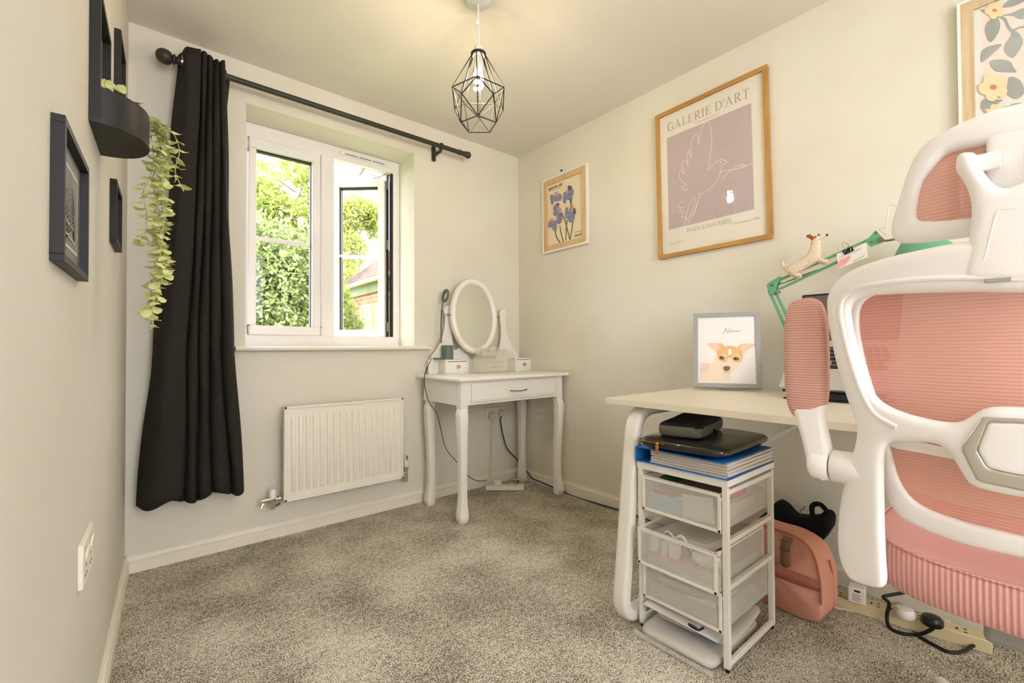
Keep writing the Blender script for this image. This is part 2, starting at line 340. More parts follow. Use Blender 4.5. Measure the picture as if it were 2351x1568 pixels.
class Art:      # flat printed work on a plane: layers a hair apart
    def __init__(s, O, U, V): s.O = Vector(O); s.U = Vector(U).normalized(); s.V = Vector(V).normalized(); s.N = s.U.cross(s.V).normalized(); s.mb = MB(); s.k = 0; s.mats = []
    def mi(s, m):
        if m not in s.mats: s.mats.append(m)
        return s.mats.index(m)
    def P(s, a, b, k): return s.O+s.U*a+s.V*b+s.N*(k*.00015)
    def uv(s, px, py):
        p = hitp(px, py, s.O, s.N)-s.O; return (p.dot(s.U), p.dot(s.V))
    def poly(s, pts, m, sm=False):
        s.k += 1
        if sm: pts = [(p.x, p.y) for p in smooth_pts([(a, b, 0) for a, b in pts], 6, True)]
        s.mb.flat([s.P(a, b, s.k) for a, b in pts], s.mi(m))
    def line(s, pts, w, m, sm=True, n=6):
        s.k += 1; P = smooth_pts([(a, b, 0) for a, b in pts], n) if sm else [Vector((a, b, 0)) for a, b in pts]
        vs = []; 
        for i, p in enumerate(P):
            d = (P[min(i+1, len(P)-1)]-P[max(i-1, 0)]); d.normalize(); q = Vector((-d.y, d.x, 0)); ww = w[i*len(w)//len(P)] if isinstance(w, (list, tuple)) else w
            for sg in (-1, 1): vs.append(s.P(p.x+q.x*ww/2*sg, p.y+q.y*ww/2*sg, s.k))
        s.mb.add(vs, [(2*i, 2*i+1, 2*i+3, 2*i+2) for i in range(len(P)-1)], s.mi(m))
    def text(s, t, a, b, size, m, width=None, bold=0, rot=0):
        s.k += 1; vs, fs = text_mesh(t, size, bold); x0 = min(v.x for v in vs); x1 = max(v.x for v in vs); sc = (width/(x1-x0)) if width else 1
        s.mb.add([s.P(a+(v.x-x0)*sc*math.cos(rot)-v.y*math.sin(rot), b+v.y*math.cos(rot)+(v.x-x0)*sc*math.sin(rot), s.k) for v in vs], fs, s.mi(m))
    def serif(s, t, a, b, h, m, width):
        glyphs = []; x = 0
        for ch in t:
            strokes, w = SERIF.get(ch, ([], .35)); glyphs.append((strokes, x)); x += w+.13
        k = width/(x-.13); s.k += 1; mi = s.mi(m)
        for strokes, x0 in glyphs:
            for st in strokes:
                pts, ws = st; P = [Vector(p) for p in pts]
                vs = []
                for i, p in enumerate(P):
                    d = (P[min(i+1, len(P)-1)]-P[max(i-1, 0)]); d.normalize(); q = Vector((-d.y, d.x)); w = ws if not isinstance(ws, (list, tuple)) else ws[0]+(ws[1]-ws[0])*math.sin(PI*i/(len(P)-1))
                    for sg in (-1, 1): vs.append(s.P(a+(x0+p.x+q.x*w/2*sg)*k, b+(p.y+q.y*w/2*sg)*h, s.k))
                s.mb.add(vs, [(2*i, 2*i+1, 2*i+3, 2*i+2) for i in range(len(P)-1)], mi)
    def build(s, name, parent): return s.mb.build(name, s.mats, parent, smooth=0)
def arc(cx, cy, rx, ry, a0, a1, n=14): return [(cx+rx*math.cos(R(a0+(a1-a0)*i/n)), cy+ry*math.sin(R(a0+(a1-a0)*i/n))) for i in range(n+1)]
TK, TN = .12, .05
def stem(x): return ([(x, 0), (x, 1)], TK)
def sf(x, y, w=.3): return ([(x-w/2, y), (x+w/2, y)], .035)
SERIF = {
 'G': ([(arc(.42, .5, .37, .5, 40, 300), [TN, .13]), ([(.68, .05), (.68, .42)], TK), sf(.66, .42, .34), ([(.7, .82), (.72, 1)], .04)], .82),
 'A': ([([(.4, 1.02), (.1, 0)], TN), ([(.38, 1.02), (.72, 0)], TK), ([(.2, .34), (.6, .34)], .045), sf(.1, .015, .26), sf(.72, .015, .3)], .84),
 'L': ([stem(.16), sf(.16, .985), sf(.14, .015, .26), ([(.16, .02), (.6, .02)], .045), ([(.6, 0), (.63, .24)], .045)], .64),
 'E': ([stem(.16), ([(.04, .98), (.58, .98)], .045), ([(.04, .02), (.6, .02)], .045), ([(.16, .52), (.48, .52)], .045), ([(.58, .98), (.59, .78)], .045), ([(.6, .02), (.64, .25)], .045), ([(.48, .42), (.48, .62)], .04)], .66),
 'R': ([stem(.16), sf(.16, .015), ([(.04, .98), (.36, .98)], .045), (arc(.34, .74, .24, .235, 90, -90), [TN, .13]), ([(.16, .505), (.36, .505)], .045), ([(.36, .5), (.68, .02)], .11), sf(.7, .015, .2)], .78),
 'I': ([stem(.15), sf(.15, .985), sf(.15, .015)], .3),
 'D': ([stem(.16), ([(.04, .98), (.36, .98)], .045), ([(.04, .02), (.36, .02)], .045), (arc(.36, .5, .4, .48, 90, -90), [TN, .14])], .8),
 '\'': ([([(.1, 1), (.06, .76)], .09)], .12),
 'T': ([([(.36, 0), (.36, .98)], TK), ([(.02, .98), (.7, .98)], .05), ([(.03, 1), (.02, .78)], .045), ([(.69, 1), (.7, .78)], .045), sf(.36, .015)], .72),
 'P': ([stem(.16), sf(.16, .015), ([(.04, .98), (.36, .98)], .045), (arc(.34, .72, .25, .255, 90, -90), [TN, .13]), ([(.16, .47), (.36, .47)], .045)], .62),
 'X': ([([(.08, 1), (.68, 0)], TK), ([(.66, 1), (.08, 0)], TN), sf(.1, .985, .26), sf(.66, .985, .24), sf(.08, .015, .24), sf(.68, .015, .26)], .76),
 'N': ([([(.14, 0), (.14, 1)], TN), ([(.12, 1), (.72, 0)], TK), ([(.72, 0), (.72, 1)], TN), sf(.1, .985, .24), sf(.14, .015, .24), sf(.72, .985, .24)], .84),
 ' ': ([], .2)}
SERIF['É'] = (SERIF['E'][0]+[([(.28, 1.1), (.46, 1.3)], .06)], SERIF['E'][1])

# ================================================================== THE SETTING
HC = 2.3; YB = -4.0
m = MB(); m.box((-2.7, YB, -.1), (.15, .05, 0)); m.build('floor', 'carpet', kind='structure', smooth=0, loc=Vector((0, 0, 0)))
m = MB(); m.box((-2.7, YB, HC), (.35, .35, HC+.15)); m.build('ceiling', 'ceiling_paint', kind='structure', smooth=0, loc=Vector((0, 0, 0)))
m = MB()
for lo, hi in (((-2.6, YB-.12, -.1), (.2, YB, .6)), ((-2.6, YB-.12, 2.2), (.2, YB, HC+.02)), ((-2.6, YB-.12, .5), (-2.2, YB, 2.25)), ((-.8, YB-.12, .5), (.2, YB, 2.25))): m.box(lo, hi)
m.build('wall_front_light_gap', 'wall_paint', kind='structure', smooth=0, loc=Vector((0, 0, 0)))  # unseen wall behind the camera; opening added, its size set to light the room
# back wall with the window opening, 0.2 m deep reveal
WX0, WX1, WZ0, WZ1 = -1.717, -.829, .935, 2.106
m = MB()
for lo, hi in (((-2.5, 0, -.1), (WX0, .32, HC+.02)), ((WX1, 0, -.1), (.3, .32, HC+.02)), ((WX0, 0, -.1), (WX1, .32, WZ0)), ((WX0, 0, WZ1), (WX1, .32, HC+.02))): m.box(lo, hi)
m.build('wall_back', 'wall_paint', kind='structure', smooth=0, loc=Vector((0, 0, 0)))
m = MB(); m.box((0, YB, -.1), (.2, .1, HC+.02)); m.build('wall_right', 'wall_paint', kind='structure', smooth=0, loc=Vector((0, 0, 0)))
m = MB(); a, b = xw(.05), xw(YB)
m.add([(a, .05, -.1), (b, YB, -.1), (b-.2, YB, -.1), (a-.2, .05, -.1), (a, .05, HC+.02), (b, YB, HC+.02), (b-.2, YB, HC+.02), (a-.2, .05, HC+.02)], [(0, 3, 2, 1), (4, 5, 6, 7), (0, 1, 5, 4), (1, 2, 6, 5), (2, 3, 7, 6), (3, 0, 4, 7)])
m.build('wall_left', 'left_paint', kind='structure', smooth=0, loc=Vector((0, 0, 0)))
SKP = [(0, 0), (.015, 0), (.015, .040), (.0095, .042), (.0095, .045), (.0135, .050), (.0135, .058), (.009, .066), (.006, .068), (.006, .073), (0, .073)]
def skirting(p0, p1, name):
    p0 = Vector((*p0, 0)); p1 = Vector((*p1, 0)); d = (p1-p0).normalized(); nrm = Vector((-d.y, d.x, 0)); mb = MB(); n = len(SKP)
    vs = [p0+nrm*a+Vector((0, 0, b)) for a, b in SKP]+[p1+nrm*a+Vector((0, 0, b)) for a, b in SKP]
    mb.add(vs, [(i, (i+1) % n, (i+1) % n+n, i+n) for i in range(n)]+[tuple(range(n)), tuple(range(2*n-1, n-1, -1))])
    mb.build(name, 'gloss_trim', kind='structure', smooth=30)
skirting((0, 0), (xw(0), 0), 'baseboard_back'); skirting((0, YB), (0, 0), 'baseboard_right'); skirting((xw(0), 0), (xw(YB), YB), 'baseboard_left')

# window: frame, fixed left light, mullion, open casement, trickle vent, board
FY0, FY1 = .20, .26
win = thing('window_1', None, None, (-1.273, .2, WZ0)); props(win, kind='structure')
m = MB()
m.box((WX0, FY0, WZ1-.072), (WX1, FY1, WZ1)); m.box((WX0, FY0, WZ0), (WX1, FY1, .995)); m.box((WX0, FY0, .995), (-1.677, FY1, WZ1-.072)); m.box((-.872, FY0, .995), (WX1, FY1, WZ1-.072))
m.box((-1.312, FY0-.004, .995), (-1.239, FY1, WZ1-.072)); m.build('window_frame', 'upvc', win, bevel=.003)
m = MB(); gx0, gx1, gz0, gz1 = -1.638, -1.361, 1.045, 1.977
m.box((-1.672, FY0-.012, gz1), (-1.316, FY1-.01, 2.03)); m.box((-1.672, FY0-.012, .998), (-1.316, FY1-.01, gz0)); m.box((-1.672, FY0-.012, gz0), (gx0, FY1-.01, gz1)); m.box((gx1, FY0-.012, gz0), (-1.316, FY1-.01, gz1))
m.build('fixed_sash', 'upvc', win, bevel=.006, seg=3)
m = MB(); m.box((gx0-.001, .212, gz1-.008), (gx1+.001, .24, gz1+.001)); m.box((gx1-.004, .212, gz0), (gx1+.001, .24, gz1)); m.build('seal', 'seal_black', win)
m = MB(); m.box((gx0-.002, .222, gz0-.002), (gx1+.002, .226, gz1+.002)); m.build('pane', 'window_glass', win)
m = MB(); m.box((gx0, .214, 1.497), (gx1, .222, 1.52)); m.build('glazing_bar', 'upvc', win, bevel=.004)
m = MB(); m.box((-1.21, .188, 2.062), (-.905, .2, 2.085)); v = m.build('trickle_vent', 'upvc', win, bevel=.005)
m = MB()
for i in range(3): m.box((-1.18+i*.085, .1865, 2.069), (-1.105+i*.085, .1885, 2.0725))
m.build('slot', 'seal_black', v)
m = MB(); m.box((-.897, .235, .998), (-.885, .262, 2.03)); m.build('seal', 'seal_black', win)
m = MB(); m.box((-.885, .205, .998), (-.8735, .23, 2.03)); m.build('seal', 'seal_black', win)
m = MB()
for z in (1.03, 1.55, 1.93): m.box((-.905, .226, z), (-.893, .236, z+.06))
m.build('hinge', 'dull_chrome', win, bevel=.001)
# casement swung out about its right edge
CM = Matrix.Translation((-.9, .245, 0)) @ Matrix.Rotation(-R(42), 4, 'Z')
S0, S1, SZ0, SZ1 = -.335, 0, 1.0, 1.992; q = .043
m = MB(CM); m.box((S0, -.03, SZ0), (S0+q, .03, SZ1)); m.box((S1-q, -.03, SZ0), (S1, .03, SZ1)); m.box((S0+q, -.03, SZ0), (S1-q, .03, SZ0+q)); m.box((S0+q, -.03, SZ1-q), (S1-q, .03, SZ1))
ca = m.build('casement', 'upvc', win, bevel=.006, seg=3)
m = MB(CM); m.box((S0+q, -.003, SZ0+q), (S1-q, .003, SZ1-q)); m.build('pane', 'window_glass', ca)
m = MB(CM); m.box((S0+q-.001, -.016, SZ1-q-.009), (S1-q+.001, .016, SZ1-q+.001)); m.box((S0+q-.001, -.016, SZ0+q), (S0+q+.006, .016, SZ1-q)); m.build('seal', 'seal_black', ca)
m = MB(CM); m.box((S0+q, -.008, 1.497), (S1-q, .008, 1.52)); m.build('glazing_bar', 'upvc', ca, bevel=.003)
m = MB(CM); m.box((S0+.012, -.05, 1.47), (S0+.03, -.03, 1.50)); m.tube([(S0+.02, -.05, 1.485), (S0+.02, -.058, 1.49), (S0+.13, -.06, 1.525)], .006); m.build('handle', 'handle_white', ca)
m = MB(); A = CM @ Vector((-.06, 0, SZ1+.006)); B = Vector((-.99, .235, 2.032)); 
m.bar(CM @ Vector((-.19, 0, SZ1+.008)), (-1.05, .23, 2.028), .012, .003); m.bar(CM @ Vector((-.10, 0, SZ1+.01)), (-.905, .24, 2.03), .012, .003); m.bar((-1.0, .27, 2.026), CM @ Vector((-.04, 0, SZ1+.012)), .01, .003); m.build('stay_arm', 'steel', win)
# board with a rounded nose
m = MB(); m.box((WX0, 0, .915), (WX1, .2, .937)); nose = [(-.035, .915), (-.042, .919), (-.045, .926), (-.042, .933), (-.035, .937), (.002, .937), (.002, .915)]
n = len(nose); m.add([(x, a, b) for x in (-1.762, -.733) for a, b in nose], [(i, (i+1) % n, (i+1) % n+n, i+n) for i in range(n)]+[tuple(range(n)), tuple(range(2*n-1, n-1, -1))])
m.build('window_sill', 'gloss_trim', win, bevel=.002)

# ================================================================== OUTSIDE
m = MB(); m.box((-30, .32, -.6), (40, 40, -.5)); m.build('ground', 'grass', kind='structure', smooth=0, loc=Vector((0, 0, 0)))
def leaves(mb, n, fn, size, aspect=.5, mi=0, seed=1):
    rg = np.random.RandomState(seed); vs = []; fs = []
    for i in range(n):
        c, up = fn(rg); s = size*(.6+.8*rg.rand()); d = Vector(rg.normal(size=3)+up).normalized(); q = d.cross(Vector(rg.normal(size=3))).normalized(); b = len(vs)
        k = d.cross(q)*s*.12
        vs += [c, c+d*s*.5+q*s*aspect*.5+k, c+d*s, c+d*s*.5-q*s*aspect*.5+k]; fs += [(b, b+1, b+2), (b, b+2, b+3)]
    mb.add(vs, fs, mi)
def blob(centers):
    def fn(rg):
        w = np.array([c[3] for c in centers]); i = rg.choice(len(centers), p=w/w.sum()); x, y, z, _, rx, ry, rz = centers[i]
        v = rg.normal(size=3); v /= np.linalg.norm(v); r = (.55+.45*rg.rand()) if rg.rand() < .8 else rg.rand()
        return Vector((x+v[0]*rx*r, y+v[1]*ry*r, z+v[2]*rz*r)), v*.8
    return fn
b = thing('bush', 'dense dark green leafy bush low outside the left window pane', 'bush', (-.4, 4.2, -.5))
m = MB(); 
for i in range(5): m.tube([(-.5, 4.2, -.5), (-.9+i*.2, 4.1, .8), (-1.1+i*.25, 4.2, 1.9)], [.05, .03, .012], 6)
m.build('branches', 'bark', b)
m = MB(); cs = [(-1.3+i*.33+.08*math.sin(i*5), 4.1+.15*math.sin(i*3), 1.0+.45*j+.12*math.sin(i*7+j), 1, .36, .5, .42) for i in range(4) for j in range(4)]
leaves(m, 15000, blob(cs), .085, .5, seed=3); m.build('foliage', 'bush_leaf', b, smooth=0)
def tree(name, label, base, pts, blobs, n, size, lm, seed, asp=.45):
    t = thing(name, label, 'tree', base); m = MB()
    for pl in pts: m.tube(smooth_pts(pl[0], 5), [pl[1]*(1-.75*i/(len(pl[0])*5-5)) for i in range((len(pl[0])-1)*5+1)], 7)
    m.build('trunk', 'bark', t); m = MB(); leaves(m, n, blob(blobs), size, asp, seed=seed); m.build('foliage', lm, t, smooth=0)
H6 = lambda px, py: hit(px, py, 1, 6.0)
tree('tree', 'tall yellow green tree with pale bare branches behind the bush, seen in the left pane', (.05, 6, -.5),
     [([(.05, 6, -.5), (.0, 6, 1.5), H6(668, 510), H6(686, 440), H6(700, 415), H6(735, 380)], .07), ([H6(684, 442), H6(650, 420), H6(628, 398), H6(600, 375), H6(592, 345)], .03),
      ([H6(650, 424), H6(620, 440), H6(585, 452)], .015), ([(.0, 6, 1.5), H6(645, 560), H6(612, 520), H6(596, 480)], .03), ([H6(668, 510), H6(706, 470), H6(702, 400), H6(712, 350)], .02)],
     [(*H6(x, y), w, rx, .5, rz) for x, y, w, rx, rz in ((600, 470, 1.6, .45, .4), (640, 500, 1.6, .5, .35), (590, 530, 1.5, .5, .35), (650, 545, 1.5, .5, .3), (700, 520, 1.2, .4, .4), (598, 410, .5, .3, .3), (690, 390, .45, .3, .25), (665, 355, .25, .25, .15), (715, 440, .7, .25, .45), (600, 600, 1.6, .6, .5), (680, 600, 1.6, .6, .5), (560, 480, 1, .5, .6), (740, 500, .8, .25, .8))], 11000, .10, 'tree_leaf', 5)
H9 = lambda px, py: hit(px, py, 1, 9.0)
tree('tree', 'round drooping pale tree above the tiled roof, seen through the open casement', (1.7, 9, -.5),
     [([(1.75, 9, -.5), H9(806, 640), H9(812, 560), H9(820, 500)], .06), ([H9(812, 560), H9(835, 520), H9(850, 500)], .03), ([H9(812, 560), H9(796, 530)], .03)],
     [(*H9(x, y), w, rx, .5, rz) for x, y, w, rx, rz in ((820, 480, 2, .55, .28), (845, 500, 1.3, .4, .3), (800, 500, 1.5, .4, .4), (862, 525, .5, .14, .3), (798, 560, 1, .22, .5), (815, 580, 1, .26, .45), (798, 625, .8, .2, .3))], 6500, .12, 'willow_leaf', 8, .35)
t = thing('shrub', 'small bright shrub in front of the brick garage wall', 'shrub', (.60, 4.9, -.5)); m = MB()
for i in range(5): m.tube([(.60, 4.9, -.5), (.54+.05*i, 4.9, .6), (.42+.07*i, 4.85, 1.5)], [.02, .014, .006], 5)
m.build('branches', 'bark', t); m = MB(); leaves(m, 900, blob([(.50, 4.9, 1.50, 1, .13, .15, .32), (.60, 4.9, 1.25, 1, .17, .15, .2), (.44, 4.9, 1.8, .6, .07, .1, .2), (.62, 4.9, .6, 1, .25, .2, .5)]), .085, .5, seed=9); m.build('foliage', 'tree_leaf', t, smooth=0)
# garage: brick side wall, green fascia, tiled roof, green door
g = thing('garage', 'brick garage with tiled roof and pale green door outside', 'building', (3.0, 5.5, -.5))
GX = 1.2; m = MB(); m.box((GX, 2.6, -.5), (5, 6.9, 1.95)); m.build('wall', 'brickwork', g, smooth=0)
m = MB(); m.box((GX-.03, 2.6, 1.95), (GX+.02, 6.95, 2.16)); m.build('fascia', 'garage_green', g)
m = MB(); m.box((GX-.05, 3.9, -.45), (GX+.01, 6.02, 1.73)); d = m.build('door', 'garage_green', g)
m = MB()
for y in (4.4, 4.9, 5.4, 5.9): m.box((GX-.065, y, -.4), (GX-.05, y+.06, 1.7))
m.build('door_panel', 'garage_green', d)
m = MB(); rows = 13; ca_, sa_ = math.cos(R(38)), math.sin(R(38))
for i in range(rows):
    o0 = .155*i; x0 = GX-.12+o0*ca_; z0 = 2.17+o0*sa_+.012
    prof = []
    ny = 96
    vs = []
    for j in range(ny+1):
        y = 2.5+j*(7.0-2.5)/ny; h = .022*abs(math.sin(y*PI/.15))
        for dx, dz in ((0, .004), (0, .03), (.19*ca_, .19*sa_+.012)): vs.append((x0+dx, y, z0+dz+h))
    m.add(vs, [(j*3+k, j*3+k+1, j*3+k+4, j*3+k+3) for j in range(ny) for k in range(2)])
m.build('roof', 'tile', g, smooth=0)
m = MB(); m.tube([(GX-.13, 2.5, 2.15), (GX-.13, 7.0, 2.15)], .045, 10); m.build('gutter', 'gutter_white', g)

# ================================================================== LEFT WALL
def pict_frame(name, label, y0, y1, z0, z1, depth, w, art=None, group='black box frames on the left wall'):
    """y0 near edge, y1 far edge"""
    X = leftwall(y0, z0); t = thing(name, label, 'picture frame', X.to_translation(), group); W, H = y1-y0, z1-z0
    m = MB(X); m.box((0, 0, 0), (depth, W, w)); m.box((0, 0, H-w), (depth, W, H)); m.box((0, 0, w), (depth, w, H-w)); m.box((0, W-w, w), (depth, W, H-w)); m.build('frame', 'black_frame', t, bevel=.0008)
    m = MB(X); m.box((.001, w, w), (.004, W-w, H-w)); m.build('backing', 'print_grey', t)
    if art: art(X, t, W, H)
    return t
def feather(X, t, W, H):
    A = Art(X @ Vector((.0045, W/2, H/2)), X.to_3x3() @ Vector((0, 1, 0)), X.to_3x3() @ Vector((0, 0, 1)))
    A.poly([(-.085, -.07), (.085, -.07), (.085, .07), (-.085, .07)], 'print_pale'); A.poly([(-.08, -.065), (.08, -.065), (.08, .065), (-.08, .065)], 'print_grey')
    A.poly([(-.03, .02), (-.01, .06), (.02, .062), (.035, .03), (.03, -.02), (.0, -.03), (-.03, -.01)], 'print_brown', True)
    for i in range(9): A.line([(.045, .02-.006*i), (.01, .035-.009*i), (-.03, .02-.0095*i)], .0045, 'print_dark')
    A.line([(.03, .04), (.04, 0), (.02, -.035)], .004, 'print_dark'); A.poly([(.04, -.02), (.052, -.035), (.05, -.05), (.036, -.04)], 'print_mauve', True)
    for p in ([(-.05, -.028), (.02, -.032)], [(-.05, -.05), (.04, -.054)], [(-.03, -.03), (-.01, -.045), (-.04, -.052)]): A.line(p, .002, 'print_pale', False)
    A.build('print', t)
pict_frame('picture_frame', 'nearest black box frame on left wall, with a feather print', -1.517, -1.262, 1.056, 1.276, .016, .012, feather)
pict_frame('picture_frame', 'small black box frame on left wall below the planter, near the corner', -.69, -.50, 1.243, 1.43, .0165, .014)
pict_frame('picture_frame', 'black box frame high on left wall, partly behind the planter', -.60, -.40, 1.63, 1.93, .017, .014)
# planter: box frame with a half round pot
X = leftwall(-1.135, 1.42); t = thing('wall_planter', 'black frame with half round metal pot on left wall', 'planter', X.to_translation())
PW = .222; PH = .30; m = MB(X); m.box((0, 0, .01), (.019, .014, PH)); m.box((0, PW-.014, .01), (.019, PW, PH)); m.box((0, .014, PH-.014), (.019, PW-.014, PH)); m.build('frame', 'black_frame', t, bevel=.0008)
m = MB(X); m.box((0, .012, .01), (.003, PW-.012, PH-.012)); m.build('backing', 'print_grey', t)
m = MB(X); pr = [(.002, 0)]; k = 28; hp = []
for i in range(k+1): a = PI*i/k; hp.append((.100*math.sin(a)**.85, PW/2-PW/2*math.cos(a)))
ih = [(max(x-.003, .001) if x > .004 else .001, PW/2+(y-PW/2)*.975) for x, y in hp]
vs = [(x, y, 0) for x, y in hp]+[(x, y, .078) for x, y in hp]+[(x, y, .078) for x, y in ih]+[(x, y, .01) for x, y in ih]; n = k+1
fs = [(r*n+i, r*n+i+1, (r+1)*n+i+1, (r+1)*n+i) for r in range(3) for i in range(k)]+[tuple(range(n)), tuple(range(4*n-1, 3*n-1, -1))]
m.add(vs, fs); m.build('pot', 'black_frame', t, smooth=50)
# trailing artificial eucalyptus
def disc_leaf(mb, c, d, nrm, r):
    d = d.normalized(); nrm = (nrm-d*nrm.dot(d)).normalized(); q = d.cross(nrm); vs = [c]; n = 8
    for i in range(n): a = 2*PI*i/n; vs.append(c+d*(r*(1-math.cos(a)))+q*(r*.85*math.sin(a))+nrm*(.0025*math.cos(2*a)))
    vs[0] = c+d*r*.9-nrm*.0015; mb.add(vs, [(0, 1+i, 1+(i+1) % n) for i in range(n)])
tp = thing('trailing_plant', 'pale green artificial eucalyptus trailing down from the black wall pot', 'plant', tuple(leftwall(-1.0, 1.46).to_translation()+Vector((.06, 0, 0))))
HP = lambda px, py, y=-.97: hit(px, py, 1, y)
rim = HP(338, 283, -1.0)
strands = [[(335, 300), (362, 282), (378, 320), (372, 420), (376, 500), (368, 580), (372, 640), (350, 700), (352, 748)], [(335, 305), (350, 285), (392, 300), (412, 345), (402, 390), (412, 420), (422, 440)],
           [(335, 310), (345, 300), (352, 380), (330, 440), (338, 500), (330, 540), (318, 556)], [(335, 300), (366, 290), (362, 380), (382, 460), (360, 540), (375, 610), (362, 665), (338, 720)],
           [(335, 300), (355, 288), (388, 350), (365, 450), (352, 520), (366, 600), (346, 660), (356, 700)], [(335, 296), (360, 286), (368, 350), (350, 420), (375, 480), (366, 545), (380, 600), (366, 640)]]
m = MB(leftwall(0, 0) if False else None)
for si, st in enumerate(strands):
    P3 = [HP(x, y, -.99+.012*si-.006*i) for i, (x, y) in enumerate(st)]; sp = smooth_pts(P3, 12); ms = MB(); ms.tube(sp, .0012, 5); so = ms.build('stem', 'stem_pale', tp)
    ml = MB(); acc = 0; rg = random.Random(si+3); step = .0155 if si != 1 else .022
    for i in range(1, len(sp)):
        acc += (sp[i]-sp[i-1]).length
        if acc > step:
            acc = 0; ax = (sp[i]-sp[i-1]).normalized(); a0 = rg.random()*PI
            for s_ in (0, PI):
                sd_ = Vector((math.cos(a0+s_), math.sin(a0+s_), 0)); dd = (sd_+ax*rg.uniform(-.1, .6)).normalized(); disc_leaf(ml, sp[i], dd, Vector((rg.uniform(-.7, .7), rg.uniform(-1.2, .2), .9)), rg.uniform(.010, .0155))
    ml.build('leaf', 'leaf_green', so, smooth=0)
m = MB(leftwall(-1.0, 1.49)); rg = random.Random(5)
for i in range(26): disc_leaf(m, Vector((.015+.06*rg.random(), -.08+.16*rg.random(), .010+.014*rg.random())), Vector((rg.uniform(-1, 1), rg.uniform(-1, 1), .35)), Vector((0, 0, 1)), .0115)
for a_, b_ in ((240, 197), (252, 200), (262, 201), (272, 206), (282, 210)): disc_leaf(m, m.xf.inverted() @ hit(a_, b_+6, 1, -1.05), Vector((rg.uniform(-.3, .3), rg.uniform(-.6, .6), 1)), Vector((.5, -1, .3)), .0105)
m.build('leaf', 'leaf_green', tp, smooth=0)
# twin socket low on the left wall
X = leftwall(-1.232, .451); t = thing('double_socket', 'white double wall socket low on the near left wall', 'socket', X.to_translation())
m = MB(X); m.box((0, 0, 0), (.009, .155, .088)); m.build('plate', 'socket_white', t, bevel=.002, seg=3)
for y in (.03, .10):
    m = MB(X); m.box((.009, y, .05), (.0125, y+.02, .074), rot=Matrix.Rotation(R(8), 3, 'Y')); m.build('switch', 'socket_white', t, bevel=.001)
for y in (.022, .092):
    m = MB(X); m.box((.0088, y+.014, .034), (.0094, y+.02, .04)); m.box((.0088, y+.004, .016), (.0094, y+.012, .02)); m.box((.0088, y+.024, .016), (.0094, y+.032, .02)); m.build('pin_slot', 'socket_dark', t)

# ================================================================== CURTAIN AND POLE
t = thing('curtain_pole', 'dark grey curtain pole with ball ends above the window', 'curtain pole', (-1.25, -.1, 2.13))
RZ = 2.150; m = MB(); m.cyl((-1.985, -.1, RZ), (-.535, -.1, RZ), .0135, n=20); m.build('pole', 'pole_paint', t)
for sx, x in ((-1, -1.985), (1, -.535)):
    m = MB(); m.lathe([(.0155, -.005), (.0165, 0), (.0165, .004), (.012, .007), (.021, .011), (.021, .016), (.014, .019), (.023, .024), (.029, .034), (.0305, .045), (.029, .056), (.023, .067), (.013, .074), (0, .077)] if sx < 0 else [(.0155, -.04), (.017, -.036), (.017, -.03), (.0150, -.027), (.0150, 0), (.018, .004), (.018, .01), (.016, .013), (.020, .02), (.022, .03), (.019, .04), (.010, .048), (0, .05)], (x, -.1, RZ), (sx, 0, 0), 20); m.build('finial', 'pole_paint', t)
for x in (-.70, -1.86):
    m = MB(); m.lathe([(.019, -.007), (.021, -.006), (.021, .006), (.019, .007)], (x, -.1, RZ), (1, 0, 0), 20); m.box((x-.006, -.1, RZ-.034), (x+.006, -.002, RZ-.016)); m.box((x-.012, -.014, RZ-.06), (x+.012, -.001, RZ+.03)); m.build('bracket', 'pole_paint', t, bevel=.0015)
cu = thing('curtain', 'long black woven curtain gathered at the left of the window', 'curtain', (-1.9, -.1, .3))
def lerp(a, b, t): return a+(b-a)*t
KN = [ (2.205, [-1.968, -1.905, -1.886, -1.862, -1.838, -1.818]), (1.6, [-1.995, -1.918, -1.893, -1.866, -1.833, -1.806]), (.928, [-2.043, -1.948, -1.911, -1.874, -1.830, -1.777]), (.30, [-2.088, -1.955, -1.91, -1.86, -1.789, -1.738]) ]
def knots(z):
    for i in range(3):
        if z >= KN[i+1][0] or i == 2:
            f = max(0, min(1, (KN[i][0]-z)/(KN[i][0]-KN[i+1][0]))); return [lerp(a, b, f) for a, b in zip(KN[i][1], KN[i+1][1])]
def sect(z):
    K = knots(z); f = (2.2-z)/1.9; pts = []
    pts += [(K[0]-.012-.01*f, -.035), (K[0]-.016-.006*f, -.06), (K[0]-.006, -.092)]
    for i in range(5):
        w = K[i+1]-K[i]; n = 12 if i == 0 else 8; dep = (.045 if i == 0 else .036)+.012*f
        for j in range(n+1):
            s = j/n
            if i and j == 0: continue
            if i == 0: sh = min(1, math.sin(PI*min(s*1.6, .5))**.7 if s < .5 else 1-.12*math.sin(PI*(s-.5)*2)) * (1 if s < .88 else (1-(s-.88)/.12)**.6); 
            else: sh = math.sin(PI*s)**.6
            y = -.117-dep*sh*.85+ (.006*math.sin(z*2.3+i) if 0 < s < 1 else 0)
            pts.append((K[i]+w*s, y))
    pts += [(K[5]+.004, -.07), (K[5]+.012*(1-f)+.004, -.045), (K[5]+.016*(1-f)-.01, -.032)]
    return pts
m = MB(); NZ = 60; rows = []
for i in range(NZ+1):
    z = lerp(2.198, .30, i/NZ); P = sect(z); row = []
    for j, (x, y) in enumerate(P):
        zz = z
        if i == NZ: zz += -.006+.014*math.sin(x*40)-.0
        if i == 0: zz += .006*math.cos((x+1.9)*60)
        row.append((x+.0025*math.sin(z*9+j*.6)*(1 if j > 2 else 2), y, zz))
    rows.append(row)
